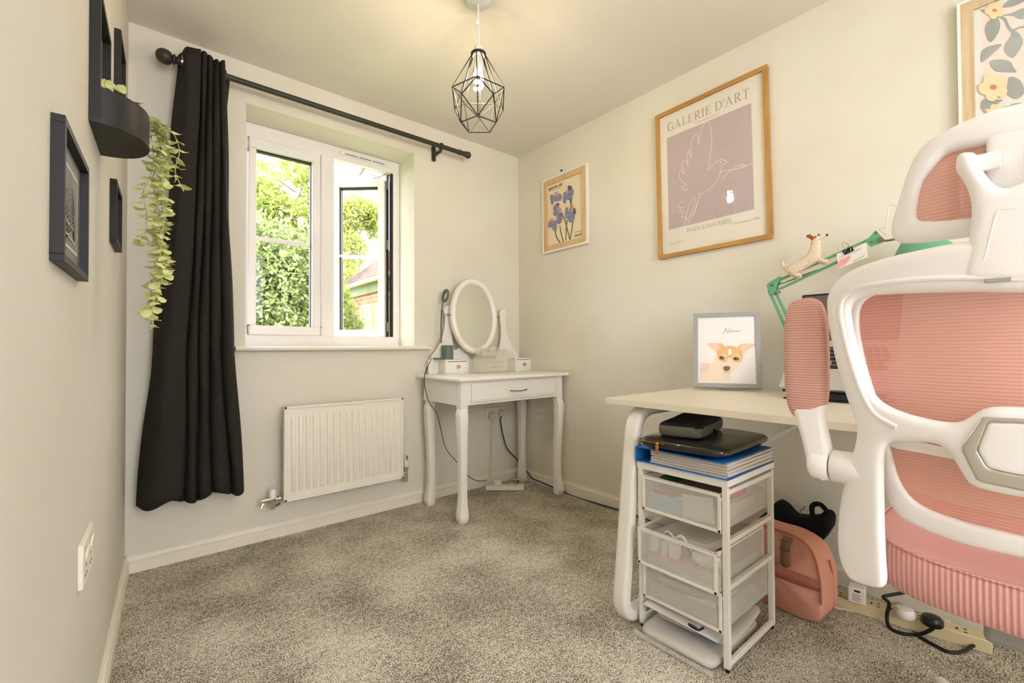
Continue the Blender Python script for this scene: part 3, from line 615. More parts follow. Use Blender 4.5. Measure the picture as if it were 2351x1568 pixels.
n = len(rows[0]); m.add([p for r_ in rows for p in r_], [(i*n+j, (i+1)*n+j, (i+1)*n+j+1, i*n+j+1) for i in range(NZ) for j in range(n-1)])
o = m.build('panel', 'curtain_fabric', cu, smooth=60); sm = o.modifiers.new('s', 'SOLIDIFY'); sm.thickness = .003; sm.offset = 0
# heading folds standing back over the pole
for (x0, x1) in ((-1.985, -1.962), (-1.818, -1.790)):
    m = MB(); vs = []
    for i in range(7):
        z = 2.19-.19*i/6; w = (1-i/6*.55)
        for a, b in ((x0 if x0 < -1.9 else x0, -.07), ((x0+x1)/2-.0*w, -.05), (x0+(x1-x0)*w, -.04), (x0+(x1-x0)*w, -.02)): vs.append((a, b, z))
    m.add(vs, [(i*4+j, i*4+j+1, i*4+j+5, i*4+j+4) for i in range(6) for j in range(3)]); o = m.build('heading_fold', 'curtain_fabric', cu, smooth=60); sm = o.modifiers.new('s', 'SOLIDIFY'); sm.thickness = .003
m = MB(); m.lathe([(.0165, -.004), (.026, -.004), (.026, .004), (.0165, .004), (.0165, -.004)], (-1.971, -.1, RZ), (1, 0, 0), 20); m.build('eyelet', 'dull_chrome', cu)

# ================================================================== RADIATOR
t = thing('radiator', 'white ribbed panel radiator on the wall below the window', 'radiator', (-1.26, -.07, .19))
x0, x1, z0, z1 = -1.568, -.951, .190, .646
m = MB(); m.box((x0, -.094, z0), (x1, -.088, z1)); m.box((x0, -.1, z0), (x1, -.094, z0+.012)); m.box((x0, -.1, z1-.012), (x1, -.094, z1)); m.box((x0, -.1, z0), (x0+.012, -.094, z1)); m.box((x1-.012, -.1, z0), (x1, -.094, z1))
NR = 17; pw = (x1-x0-.05)/NR
for i in range(NR):
    a = x0+.03+pw*i; w = pw*.66; vs = []
    for (xx, yy, inz) in ((a, -.0942, 0), (a+.004, -.1005, .012), (a+w-.004, -.1005, .012), (a+w, -.0942, 0)):
        vs += [(xx, yy, z0+.042+inz), (xx, yy, z1-.045-inz)]
    m.add(vs, [(0, 1, 3, 2), (2, 3, 5, 4), (4, 5, 7, 6), (0, 2, 4, 6), (1, 7, 5, 3)])
m.build('front_panel', 'radiator_paint', t, bevel=.0015)
m = MB(); m.box((x0+.004, -.088, z0+.01), (x0+.008, -.04, z1-.004)); m.box((x1-.008, -.088, z0+.01), (x1-.004, -.04, z1-.004)); m.box((x0+.004, -.045, z0+.01), (x1-.004, -.038, z1-.01)); m.build('casing', 'radiator_paint', t, bevel=.001)
m = MB()
for i in range(46): m.box((x0+.03+i*.0122, -.087, z1-.006), (x0+.0375+i*.0122, -.042, z1-.003))
m.build('grille', 'radiator_paint', t)
for xb_ in (x0+.1, x1-.13): m = MB(); m.box((xb_, -.04, .3), (xb_+.03, -.001, .6)); m.build('wall_bracket', 'radiator_paint', t)
m = MB(); m.lathe([(.016, 0), (.016, .034), (.012, .042), (.004, .046), (0, .046)], (-1.61, -.06, .21), n=16); cap = m.build('lockshield_cap', 'white_plastic', t)
m = MB(); m.cyl((-1.61, -.06, .16), (-1.61, -.06, .212), .0115, n=12); m.lathe([(.009, 0), (.009, .01), (.0135, .012), (.0135, .022), (.009, .024), (.009, .045)], (-1.598, -.062, .203), (1, 0, 0), 8); m.cyl((-1.66, -.066, .205), (-1.612, -.062, .206), .0115, n=10); m.cyl((-1.648, -.066, .2), (-1.662, -.07, .178), .006, n=8); m.cyl((-1.61, -.06, .165), (-1.575, -.03, .165), .009, n=10); m.build('lockshield_valve', 'chrome', t, smooth=40)
m = MB(); m.cyl((-1.6, -.045, .166), (-1.55, -.005, .17), .0075, n=10); m.build('pipe', 'gloss_trim', t)
m = MB(); m.lathe([(.0145, 0), (.0165, .004), (.0165, .035), (.014, .05), (.011, .066), (.008, .07), (0, .071)], (-.915, -.06, .242), n=20); th = m.build('thermostat_head', 'socket_white', t)
m = MB()
for a in (-1.9, -1.5): m.box((-.915+.0155*math.cos(a)-.0016, -.06+.0152*math.sin(a)-.001, .28), (-.915+.0155*math.cos(a)+.0016, -.06+.0152*math.sin(a)+.002, .308))
m.build('mark', 'socket_dark', th)
m = MB(); m.lathe([(.016, 0), (.016, .008), (.009, .01), (.009, -.03)], (-.915, -.06, .234), n=12); m.cyl((-.915, -.06, .16), (-.915, -.06, .236), .0105, n=12); m.cyl((-.95, -.06, .205), (-.915, -.06, .205), .011, n=6); m.cyl((-.935, -.06, .166), (-.915, -.06, .166), .012, n=8); m.build('thermostat_valve', 'chrome', t, smooth=40)

# ================================================================== PENDANT LAMP
LX, LY = -1.09, -1.036
t = thing('pendant_lamp', 'black wire cage pendant lamp hanging from the ceiling, bulb lit', 'lamp', (LX, LY, 1.78))
m = MB(); m.lathe([(0, 0), (.03, .001), (.045, .008), (.05, .022), (.05, .03)], (LX, LY, HC-.03), n=32); m.build('ceiling_rose', 'white_plastic', t)
m = MB(); m.tube([(LX, LY, HC-.02), (LX, LY, 2.11)], .0035, 8); m.build('cord', 'white_plastic', t)
m = MB(); m.box((LX-.012, LY-.004, 2.185), (LX-.002, LY, 2.205), rot=Matrix.Rotation(R(30), 3, 'Y')); m.build('cord_tag', 'white_plastic', t)
m = MB(); m.lathe([(.006, 0), (.016, -.012), (.019, -.03), (.019, -.04), (.024, -.042), (.024, -.05), (.0175, -.052), (.0175, -.085), (0, -.085)], (LX, LY, 2.115), n=24); m.build('lamp_holder', 'white_plastic', t)
m = MB(); m.lathe([(.016, 0), (.017, -.02), (.014, -.028)], (LX, LY, 2.035), n=20); m.build('bulb_base', 'white_plastic', t)
m = MB(); hel = [(LX+.0135*math.cos(a), LY+.0135*math.sin(a), 2.005-.0045*a/1.0) for a in [i*.3 for i in range(52)]]; m.tube(hel, .0065, 8); bu = m.build('bulb', 'bulb', t)
m = MB()
zt, zA, zB, zC = 2.072, 1.926, 1.872, 1.795; r0, rA, rB, rC = .026, .104, .101, .072
T = [Vector((LX+r0*math.cos(2*PI*i/10), LY+r0*math.sin(2*PI*i/10), zt)) for i in range(10)]; ph = R(-128)
A5 = [Vector((LX+rA*math.cos(ph+2*PI*i/5), LY+rA*math.sin(ph+2*PI*i/5), zA)) for i in range(5)]; B5 = [Vector((LX+rB*math.cos(ph+2*PI*(i+.5)/5), LY+rB*math.sin(ph+2*PI*(i+.5)/5), zB)) for i in range(5)]
C5 = [Vector((LX+rC*math.cos(ph+2*PI*(i+.0)/5), LY+rC*math.sin(ph+2*PI*(i+.0)/5), zC)) for i in range(5)]
W_ = .0021; 
def near(p): return min(T, key=lambda q: (q-p).length)
for i in range(5):
    j = (i+1) % 5
    for a, b in ((near(A5[i]), A5[i]), (near(B5[i]), B5[i]), (A5[i], B5[i]), (B5[i], A5[j]), (A5[i], A5[j]), (B5[i], C5[i]), (B5[i], C5[j]), (A5[i], C5[i]), (C5[i], C5[j])): m.tube([a, b], W_, 6)
m.tube([(LX+r0*math.cos(2*PI*i/32), LY+r0*math.sin(2*PI*i/32), zt) for i in range(32)], .0028, 6, closed=True); m.lathe([(.019, 0), (.03, -.003), (.03, .003), (.019, .005)], (LX, LY, zt+.002), n=24); m.build('wire_cage', 'black_frame', t, smooth=60)
pl = bpy.data.lights.new('bulb_light', 'POINT'); pl.energy = 1.6; pl.color = (1, .82, .58); pl.shadow_soft_size = .02; po = bpy.data.objects.new('bulb_light', pl); COL.objects.link(po); po.parent = t; po.location = (0, 0, 1.955-1.78)

# ================================================================== VANITY TABLE
t = thing('dressing_table', 'white dressing table with an oval mirror in the corner', 'dressing table', (-.41, -.26, 0))
TX0, TX1, TY0, TY1, TZ = -.832, -.012, -.500, -.035, .768
m = MB(); m.box((TX0, TY0, TZ-.020), (TX1, TY1, TZ)); m.build('tabletop', 'white_paint', t, bevel=.006, seg=4)
m = MB(); m.box((-.80, -.462, .618), (-.045, -.448, TZ-.02)); m.box((-.80, -.462, .618), (-.788, -.06, TZ-.02)); m.box((-.057, -.462, .618), (-.045, -.06, TZ-.02)); m.box((-.80, -.072, .618), (-.045, -.06, TZ-.02)); m.build('apron', 'white_paint', t, bevel=.002)
m = MB(); m.box((-.738, -.472, .634), (-.105, -.455, .734)); m.box((-.728, -.4745, .644), (-.115, -.470, .724)); dr = m.build('drawer', 'white_paint', t, bevel=.003)
m = MB(); m.tube(smooth_pts([(-.475, -.474, .680), (-.468, -.49, .680), (-.415, -.496, .677), (-.362, -.49, .681), (-.355, -.474, .681)], 6), .0036, 8); m.build('handle', 'dull_chrome', dr)
def cab_leg(cx, cy, sx, sy, name='leg'):
    # square top block, knee, slim waist, pad foot; curves out towards (sx, sy)
    prof = [(.748, .0245, 0), (.612, .0245, 0), (.60, .024, .001), (.57, .0285, .006), (.53, .028, .006), (.42, .0245, .003), (.30, .0225, .0), (.18, .0215, -.002), (.10, .0235, .0), (.06, .0275, .003), (.03, .0295, .005), (.012, .027, .004), (0, .022, .003)]
    mb = MB(); vs = []
    pr = smooth_pts([(a, b, c) for a, b, c in prof], 3)
    n = 12
    for z, w, o in pr:
        k = .55 if z < .6 else .93
        for j in range(n):
            a = 2*PI*(j+.5)/n; e = 4 if z < .6 else 9
            cc, ss = math.cos(a), math.sin(a); rr = w/((abs(cc)**e+abs(ss)**e)**(1/e)); vs.append((cx+sx*o+cc*rr, cy+sy*o+ss*rr, z))
    k = len(pr); mb.add(vs, [(i*n+j, i*n+(j+1) % n, (i+1)*n+(j+1) % n, (i+1)*n+j) for i in range(k-1) for j in range(n)]+[tuple(range(n)), tuple(range((k-1)*n, k*n))])
    mb.build(name, 'white_paint', t, smooth=45)
cab_leg(-.780, -.442, -1, -1); cab_leg(-.062, -.442, 1, -1); cab_leg(-.772, -.090, -1, 1); cab_leg(-.058, -.092, 1, 1)
# mirror stand: posts, crest rail and boxes
Y = -.05
def xz(px, py, y=Y): p = hit(px, py, 1, y); return (p.x, p.z)
C3 = lambda cx, cy: xz(960+cx/2.45, 600+cy/2.45)
def sp2(pts, n=5, closed=True): return [(p.x, p.y) for p in smooth_pts([(a, b, 0) for a, b in pts], n, closed)]
def xzplate(name, outer, y0, th, bev, par, mt='white_paint', vox=.003):
    vs, fs = moulded(outer, [], th, bev, vox, 3); mb = MB(); mb.add([(v.x, y0-v.z, v.y) for v in vs], fs); return mb.build(name, mt, par, smooth=60)
lp = [C3(*p) for p in [(72, 560), (80, 530), (105, 500), (125, 462), (140, 430), (152, 370), (157, 310), (150, 285), (150, 262), (168, 249), (188, 253), (200, 275), (200, 320), (194, 390), (194, 440), (205, 495), (222, 492), (238, 482), (252, 492), (262, 512), (285, 530), (290, 600), (72, 600)]]
xzplate('mirror_post', sp2(lp, 3), Y+.01, .02, .004, t)
rp = [C3(*p) for p in [(440, 600), (440, 540), (455, 500), (468, 440), (469, 380), (463, 320), (461, 290), (470, 270), (482, 266), (495, 276), (498, 300), (494, 350), (504, 410), (522, 460), (545, 500), (566, 535), (572, 560), (574, 600)]]
xzplate('mirror_post', sp2(rp, 3), Y+.01, .02, .004, t)
m = MB(); m.box((-.76, -.046, TZ), (-.03, -.036, .856)); m.build('stand_back', 'white_paint', t, bevel=.002)
# oval mirror tipped slightly back
mc = Vector((-.452, -.085, 1.128)); rx, rz = .178, .242; rotm = Matrix.Rotation(R(-4), 3, 'X')
m = MB(); vs = []; n = 72; pf = [(1.0, .008), (1.0, -.006), (.985, -.014), (.95, -.019), (.88, -.02), (.82, -.016), (.80, -.010), (.80, .008)]
for i in range(n):
    a = 2*PI*i/n
    for k, d in pf: vs.append(mc + rotm @ Vector((rx*math.cos(a)*(1-(1-k)*1.0), d, (rz-(1-k)*rx)*math.sin(a))))
q = len(pf); m.add(vs, [(i*q+j, i*q+(j+1) % q, ((i+1) % n)*q+(j+1) % q, ((i+1) % n)*q+j) for i in range(n) for j in range(q)]); mf = m.build('mirror_frame', 'white_paint', t, smooth=50)
m = MB(); m.add([mc + rotm @ Vector((rx*.81*math.cos(2*PI*i/n), -.008, (rz-.19*rx)*math.sin(2*PI*i/n))) for i in range(n)], [tuple(range(n))]); m.build('mirror', 'mirror_glass', mf, smooth=0)
for x0, x1 in ((-.655, -.625), (-.277, -.247)):
    m = MB(); m.cyl((x0, -.085, 1.13), (x1, -.085, 1.13), .005, n=10); m.build('pivot', 'dull_chrome', mf)
for bx0, bx1 in ((-.690, -.524), (-.146, .0)):
    m = MB(); m.box((bx0, -.128, TZ), (bx1, -.052, .855)); bxo = m.build('drawer_box', 'white_paint', t, bevel=.0015)
    m = MB(); m.box((bx0+.014, -.1292, .842), (bx1-.014, -.1275, .845)); m.build('gap', 'socket_dark', bxo)
    m = MB(); m.box((bx0+.014, -.131, .778), (bx1-.014, -.127, .8415)); m.build('drawer_front', 'white_paint', bxo, bevel=.001)
    m = MB(); m.lathe([(.004, 0), (.004, .008), (.010, .011), (.0115, .016), (.009, .021), (0, .023)], ((bx0+bx1)/2, -.131, .811), (0, -1, 0), 16); m.build('knob', 'chrome', bxo)
# acrylic organiser
TZ += .001
t2 = thing('makeup_organiser', 'clear acrylic make-up organiser below the oval mirror', 'organiser', (-.37, -.14, TZ))
ox0, ox1, oy0, oy1 = -.492, -.225, -.225, -.135; zt = .872
m = MB(); 
for lo, hi in (((ox0, oy0, TZ), (ox1, oy1, TZ+.003)), ((ox0, oy0, zt-.003), (ox1, oy1, zt)), ((ox0, oy0, TZ), (ox0+.003, oy1, zt)), ((ox1-.003, oy0, TZ), (ox1, oy1, zt)), ((ox0, oy1-.003, TZ), (ox1, oy1, zt))): m.box(lo, hi)
m.build('case', 'acrylic', t2)
for i in range(3):
    z0 = TZ+.004+i*.0335; m = MB(); m.box((ox0+.004, oy0-.001, z0), (ox1-.004, oy0+.002, z0+.031)); m.box((ox0+.10, oy0-.006, z0+.026), (ox1-.10, oy0-.001, z0+.030)); m.build('drawer', 'acrylic', t2)
m = MB(); hts = [.07, .07, .05, .05]
m.box((ox0+.01, oy0+.01, zt), (ox1-.012, oy0+.013, zt+.03)); m.box((ox0+.01, oy1-.01, zt), (ox1-.012, oy1-.007, zt+.055))
for i in range(8): x = ox0+.01+i*(ox1-ox0-.024)/7; m.box((x, oy0+.01, zt), (x+.002, oy1-.007, zt+(.055 if i in (0, 1, 4) else .04)))
m.build('tray', 'acrylic', t2)
m = MB(); m.lathe([(.026, 0), (.028, .06), (.0265, .06), (.025, .002)], (-.375, -.18, zt+.001), n=24); m.build('beaker', 'acrylic', t2)
m = MB(); m.lathe([(.02, 0), (.024, .03), (.012, .052), (.002, .06)], (-.285, -.18, zt+.001), n=20); m.build('jar', 'acrylic', t2)
# green pen-pot lamp on the left box
t3 = thing('pot_lamp', 'sage green ring lamp with pen pot, on the left mirror box', 'lamp', (-.655, -.09, .855))
m = MB(); m.lathe([(.0345, 0), (.0345, .086), (.032, .086), (.032, .01), (0, .01)], (-.654, -.092, .856), n=32); pot = m.build('pot', 'sage_plastic', t3, smooth=40)
m = MB(); m.box((-.738, -.115, .856), (-.66, -.06, .866)); m.build('base', 'sage_plastic', t3, bevel=.003)
st = [xz(1013, 788, -.085), xz(1013, 740, -.085), xz(1014, 715, -.085), xz(1017, 695, -.085)]; m = MB(); m.tube(smooth_pts([(a, -.085, b) for a, b in st], 6), .0048, 10); m.build('stem', 'sage_plastic', t3)
hc = Vector((xz(1022.5, 679, -.085)[0], -.085, xz(1022.5, 679, -.085)[1])); ax = Vector((.98, -.10, -.2)).normalized(); e1 = ax.cross(Vector((0, 1, 0))).normalized(); e2 = ax.cross(e1)
m = MB(); m.tube([hc+(e1*math.cos(a)+e2*math.sin(a))*.034 for a in [2*PI*i/32 for i in range(32)]], .0095, 10, closed=True); m.build('ring_head', 'sage_plastic', t3, smooth=60)
c = smooth_pts([hit(992, 822, 1, -.11), hit(984, 838, 1, -.3), hit(975, 862, 1, -.30), hit(976, 892, 1, -.28), hit(986, 925, 1, -.27), hit(1003, 950, 1, -.15), hit(1012, 985, 1, -.12), hit(1024, 1030, 1, -.08), hit(1050, 1062, 1, -.07), hit(1078, 1095, 1, -.07), hit(1098, 1104, 1, -.07), hit(1116, 1103, 1, -.07)], 6)
m = MB(); m.tube(c, .0022, 6); m.build('power_lead', 'black_cable', t3)
# sockets and extension lead under the table
t = thing('double_socket', 'white double wall socket behind the dressing table', 'socket', (-.22, 0, .43))
m = MB(); m.box((-.30, -.009, .432), (-.153, 0, .518)); m.build('plate', 'socket_white', t, bevel=.002)
for x in (-.272, -.196):
    m = MB(); m.box((x, -.012, .497), (x+.014, -.008, .513)); m.build('switch', 'socket_white', t, bevel=.001)
def plug(name, label, c, ax, mt, cab, cmt, group=None, r=.024, pts=None, cr=.0035):
    t = thing(name, label, 'plug', tuple(c), group); m = MB(); c = Vector(c); ax = Vector(ax); m.lathe([(r*.9, 0), (r, .004), (r, .018), (r*.8, .026), (r*.3, .029), (0, .029)], c, ax, 20); m.build('body', mt, t, smooth=40)
    if pts: m = MB(); m.tube(smooth_pts(pts, 8), cr, 8); m.build('cable', cmt, t)
    return t
plug('plug', 'cream plug with a white cable in the socket behind the dressing table', (-.262, -.009, .462), (0, -1, 0), 'socket_yellow', 1, 'white_cable', r=.029, pts=[(-.262, -.028, .44), (-.262, -.03, .40), hit(1130, 1020, 1, -.03), hit(1130, 1060, 1, -.035), hit(1126, 1100, 1, -.05)])
plug('plug', 'square cream plug with a dark blue cable, right of the round plug', (-.182, -.009, .475), (0, -1, 0), 'socket_yellow', 1, 'blue_cable', r=.024, pts=[(-.182, -.028, .455), hit(1149, 965, 1, -.03), hit(1155, 1000, 1, -.03), hit(1165, 1030, 1, -.03), hit(1189, 1057, 1, -.03), hit(1212, 1085, 0, -.017), hit(1222, 1098, 0, -.019), hit(1245, 1108, 0, -.0198), hit(1290, 1128, 0, -.0198), hit(1330, 1144, 0, -.0198), hit(1437, 1176, 0, -.03), (-.03, -1.3, .006), (-.03, -1.7, .006)], cr=.0045)
t = thing('telephone_socket', 'small white wall socket plate behind the dressing table leg', 'socket', (0, -.236, .435))
m = MB(); m.box((-.009, -.280, .436), (0, -.194, .521)); pl_ = m.build('plate', 'socket_white', t, bevel=.002)
for y in (-.268, -.208): m = MB(); m.cyl((-.0105, y, .478), (-.009, y, .478), .003, n=10); m.build('screw', 'socket_dark', t)
m = MB(); m.box((-.0105, -.245, .472), (-.0085, -.23, .486)); m.build('port', 'socket_yellow', t)
ea = hit(1115, 1117, 2, .03); eb = hit(1203, 1117, 2, .03); ea.y -= 0; d = (eb-ea); ang = math.atan2(d.y, d.x)
XM = Matrix.Translation((ea.x, ea.y, 0)) @ Matrix.Rotation(ang, 4, 'Z'); Ln = d.length
t = thing('extension_lead', 'white four-gang extension lead on the carpet under the dressing table', 'extension lead', tuple(XM.to_translation()))
m = MB(XM); m.box((0, 0, .004), (Ln, .052, .034)); st_ = m.build('socket_strip', 'socket_white', t, bevel=.002)
for i in range(4):
    m = MB(XM); x = .02+i*Ln*.235; m.box((x, .036, .0335), (x+.006, .045, .0348)); m.box((x-.012, .014, .0335), (x-.003, .019, .0348)); m.box((x+.009, .014, .0335), (x+.018, .019, .0348)); m.build('pin_slot', 'socket_dark', st_)
m = MB(); m.tube(smooth_pts([XM @ Vector((Ln, .02, .018)), hit(1212, 1113, 2, .01), hit(1224, 1109, 2, .01), hit(1222, 1104, 2, .01), hit(1205, 1101, 2, .03), hit(1188, 1100, 2, .045), hit(1176, 1101, 2, .04)], 8), .0045, 8); m.build('cable', 'white_cable', t)
pc = XM @ Vector((Ln*.31, .026, .035)); plug('plug', 'white plug with a thin black lead in the extension under the dressing table', tuple(pc), (0, 0, 1), 'white_plastic', 1, 'black_cable', r=.026,
     pts=[pc+Vector((0, -.02, .012)), hit(1143, 1112, 2, .025), hit(1150, 1120, 2, .006), hit(1164, 1122, 2, .006), hit(1178, 1117, 2, .006), hit(1188, 1108, 2, .02), hit(1188, 1100, 2, .04), hit(1176, 1099, 2, .04)], cr=.0024)

# ================================================================== PICTURES ON THE RIGHT WALL
def wall_picture(name, label, y0, y1, z0, z1, rot, layers, depth, mt_h, glass=True):
    """y0 left (far) edge, y1 right (near) edge as seen; layers = [(width, material, front x)]"""
    c = Vector((0, (y0+y1)/2, (z0+z1)/2)); X = Matrix.Translation(c) @ Matrix.Rotation(R(rot), 4, 'X'); X = X
    t = thing(name, label, 'picture', (0, c.y, z0)); hw, hh = (y0-y1)/2, (z1-z0)/2; a = 0
    for k, (w, mt, fx, nm) in enumerate(layers):
        o_, i_ = a, a+w; m = MB(X); mth = mt
        m.box((-fx, -hw+o_, -hh+o_), (-.001, hw-o_, -hh+i_), 1); m.box((-fx, -hw+o_, hh-i_), (-.001, hw-o_, hh-o_), 1); m.box((-fx, -hw+o_, -hh+i_), (-.001, -hw+i_, hh-i_), 0); m.box((-fx, hw-i_, -hh+i_), (-.001, hw-o_, hh-i_), 0)
        m.build(nm, [mt, 'oak_cross' if mt == 'oak' else mt], t, bevel=.0008); a = i_
    if glass:
        m = MB(X); m.box((-layers[-1][2]+.004, -hw+a-.001, -hh+a-.001), (-layers[-1][2]+.0055, hw-a+.001, hh-a+.001)); m.build('glass', 'picture_glass', t, smooth=0)
    A = Art(X @ Vector((-.010, 0, 0)), X.to_3x3() @ Vector((0, -1, 0)), X.to_3x3() @ Vector((0, 0, 1))); A.hw, A.hh = hw-a+.002, hh-a+.002
    return t, A
# poster
t, A = wall_picture('framed_poster', 'large oak-framed lilac poster of a line-drawn bird', -1.141, -1.688, 1.387, 2.145, -.9, [(.0195, 'oak', .022, 'frame')], .022, 'oak')
A.poly([(-A.hw, -A.hh), (A.hw, -A.hh), (A.hw, A.hh), (-A.hw, A.hh)], 'poster_paper')
u5 = lambda x, y: A.uv(1480+x/3.2, 130+y/3.2)
c4 = [u5(166, 588), u5(789, 350), u5(800, 1135), u5(175, 1263)]; L_ = (c4[0][0]+c4[3][0])/2; R_ = (c4[1][0]+c4[2][0])/2; Tp = (c4[0][1]+c4[1][1])/2; Bt = (c4[2][1]+c4[3][1])/2
A.poly([(L_, Bt), (R_, Bt), (R_, Tp), (L_, Tp)], 'mauve')
def trace(pts, w=.0022): A.line([u5(*p) for p in pts], w, 'white_ink')
trace([(470, 475), (490, 540), (492, 640), (480, 740), (468, 828), (500, 795), (545, 762), (570, 752), (592, 765), (604, 774), (590, 788), (572, 800), (560, 835), (548, 880), (510, 940), (460, 985), (412, 1010), (398, 1003), (402, 1022), (392, 1060), (372, 1130), (345, 1180), (318, 1230)])
trace([(470, 475), (440, 490), (415, 540), (395, 640), (392, 585), (375, 568), (350, 615), (338, 690), (345, 735), (330, 720), (322, 690), (312, 730), (320, 795), (305, 765), (285, 765), (276, 800), (290, 860), (270, 840), (256, 855), (266, 905), (310, 945), (275, 955), (300, 985), (325, 960), (300, 985)])
trace([(548, 860), (590, 838), (660, 828), (710, 818), (745, 800), (700, 795), (650, 826), (600, 865), (566, 912)]); trace([(705, 812), (770, 795), (830, 772)])
trace([(370, 1030), (335, 1075), (308, 1160), (305, 1200), (335, 1165), (365, 1090), (370, 1035)]); trace([(402, 1030), (360, 1150), (330, 1205)]); trace([(282, 1070), (262, 1070), (250, 1110), (285, 1100), (255, 1140), (285, 1140), (270, 1180), (300, 1180), (295, 1235)])
A.poly([u5(561+6*math.cos(a), 775+6*math.sin(a)) for a in [i*.9 for i in range(7)]], 'white_ink')
p0 = u5(168, 512); p1 = u5(780, 270); A.serif("GALERIE D'ART", p0[0]+.001, Tp+.030, .042, 'mauve_ink', R_-L_-.012)
A.text('EXPOSITION', -.058, Tp+.009, .013, 'faint_ink', .118)
A.serif('PAIX LINÉAIRE', -.118, Bt-.036, .021, 'faint_ink', .222)
A.text('Novembre 1986', .118, Bt-.048, .013, 'faint_ink', .105); A.text('PARIS, FRANCE', L_, Bt-.078, .012, 'faint_ink', .085)
A.build('print', t)
# iris picture
t, A = wall_picture('framed_print', 'small white-edged picture of purple irises on the right wall', -.272, -.664, 1.556, 2.047, -.5, [(.010, 'white_paint', .022, 'outer_frame'), (.034, 'pine', .020, 'inner_frame')], .022, 'pine', False)
A.poly([(-A.hw, -A.hh), (A.hw, -A.hh), (A.hw, A.hh), (-A.hw, A.hh)], 'cream_paper')
u3 = lambda x, y: A.uv(1230+x/7.13, 370+y/7.13)
for st in ([(430, 880), (480, 980), (520, 1130), (560, 1290)], [(520, 960), (500, 1080), (495, 1300)], [(395, 1060), (415, 1180), (455, 1320)], [(320, 1140), (340, 1240), (400, 1340)], [(610, 980), (590, 1130), (560, 1290)], [(580, 660), (570, 760), (540, 900)], [(365, 700), (380, 800), (400, 1000)]): A.line([u3(*p) for p in st], .009, 'stem_green')
def petals(cx, cy, lst):
    for dx, dy, rx_, ry_, mt in lst: A.poly([u3(cx+dx+rx_*math.cos(a)*(1+.18*math.sin(3*a+dx)), cy+dy+ry_*math.sin(a)*(1+.15*math.cos(2*a))) for a in [i*PI/6 for i in range(12)]], mt, True)
petals(330, 600, [(-60, 30, 30, 100, 'iris_blue'), (65, -10, 28, 70, 'iris_blue'), (0, 10, 55, 60, 'iris_blue'), (10, -60, 30, 45, 'iris_pink'), (35, 110, 22, 30, 'iris_dark')])
petals(545, 560, [(-70, 40, 28, 110, 'iris_blue'), (15, -100, 35, 70, 'iris_dark'), (0, 0, 60, 90, 'iris_blue'), (55, -50, 30, 60, 'iris_blue'), (-30, -60, 28, 28, 'iris_pink'), (35, 95, 16, 50, 'iris_dark')])
petals(365, 850, [(-40, -60, 30, 90, 'iris_blue'), (20, 60, 45, 140, 'iris_blue'), (-20, 10, 50, 50, 'iris_blue'), (40, -40, 26, 50, 'iris_pink'), (65, 20, 20, 24, 'iris_dark')])
petals(565, 860, [(-50, -10, 35, 110, 'iris_blue'), (20, 50, 50, 110, 'iris_blue'), (75, -40, 22, 60, 'iris_dark'), (35, -100, 22, 60, 'iris_pink')])
petals(285, 1020, [(-45, 20, 30, 60, 'iris_blue'), (30, 40, 38, 100, 'iris_blue'), (-10, -50, 36, 26, 'iris_pink')])
A.text('galerie de', A.uv(1260.5, 435.5)[0], A.hh-.032, .024, 'black_ink', .125, .00015, 0); A.line([(A.uv(1261, 430)[0], A.hh-.040), (A.uv(1261, 430)[0]+.125, A.hh-.040)], .0016, 'black_ink', False)
A.text('eurs', A.hw-.066, -A.hh+.018, .024, 'black_ink', .055, .00015, 0); A.line([(A.hw-.066, -A.hh+.045), (A.hw-.006, -A.hh+.045)], .0016, 'black_ink', False)
A.build('print', t)
m = MB(); m.cyl((0, -.438, 2.072), (-.012, -.438, 2.072), .005, n=10); m.build('nail', 'socket_dark', label='dark nail above the iris picture on the right wall', cat='nail')
# floral picture
t, A = wall_picture('framed_print', 'pale wood-framed floral picture at the top right, above the chair', -2.268, -2.768, 1.36, 2.060, 0, [(.009, 'white_paint', .024, 'outer_frame'), (.030, 'pale_wood', .022, 'inner_frame')], .022, 'pine', True)
A.poly([(-A.hw, -A.hh), (A.hw, -A.hh), (A.hw, A.hh), (-A.hw, A.hh)], 'mount_white')
u7 = lambda x, y: A.uv(2150+x/4.9, y/4.9)
L_ = u7(511, 600)[0]; A.poly([(L_, -A.hh+.016), (A.hw-.016, -A.hh+.016), (A.hw-.016, A.hh-.016), (L_, A.hh-.016)], 'print_paper')
def lf(pts): A.poly([u7(*p) for p in pts], 'leaf_ink', True)
lf([(735, 80), (820, 0), (940, -30), (990, 10), (900, 60), (820, 82)]); lf([(720, 178), (850, 145), (985, 95), (1010, 200), (930, 215), (850, 180)]); lf([(640, 200), (560, 270), (545, 370), (605, 478), (690, 380), (718, 290), (695, 205)])
lf([(845, 350), (830, 410), (770, 500), (765, 580), (855, 652), (930, 570), (975, 470), (940, 390), (890, 350)]); A.line([u7(*p) for p in [(710, 180), (770, 220), (800, 290), (845, 350)]], .006, 'leaf_ink'); A.line([u7(*p) for p in [(850, 345), (940, 310), (1010, 300)]], .006, 'leaf_ink')
lf([(512, 580), (600, 520), (735, 502), (640, 600), (512, 698)]); lf([(598, 695), (700, 670), (820, 690), (870, 760), (898, 812), (800, 812), (660, 795)]); lf([(820, 870), (920, 890), (975, 960), (980, 1060), (890, 1115), (790, 1060), (735, 1010), (800, 980)])
lf([(514, 1130), (600, 1125), (745, 1125), (640, 1190), (514, 1238)]); lf([(512, 105), (550, 122), (545, 140), (512, 130)]); lf([(690, 1215), (800, 1195), (840, 1200), (700, 1235)]); lf([(640, 1400), (700, 1330), (860, 1290), (820, 1400), (720, 1460)])
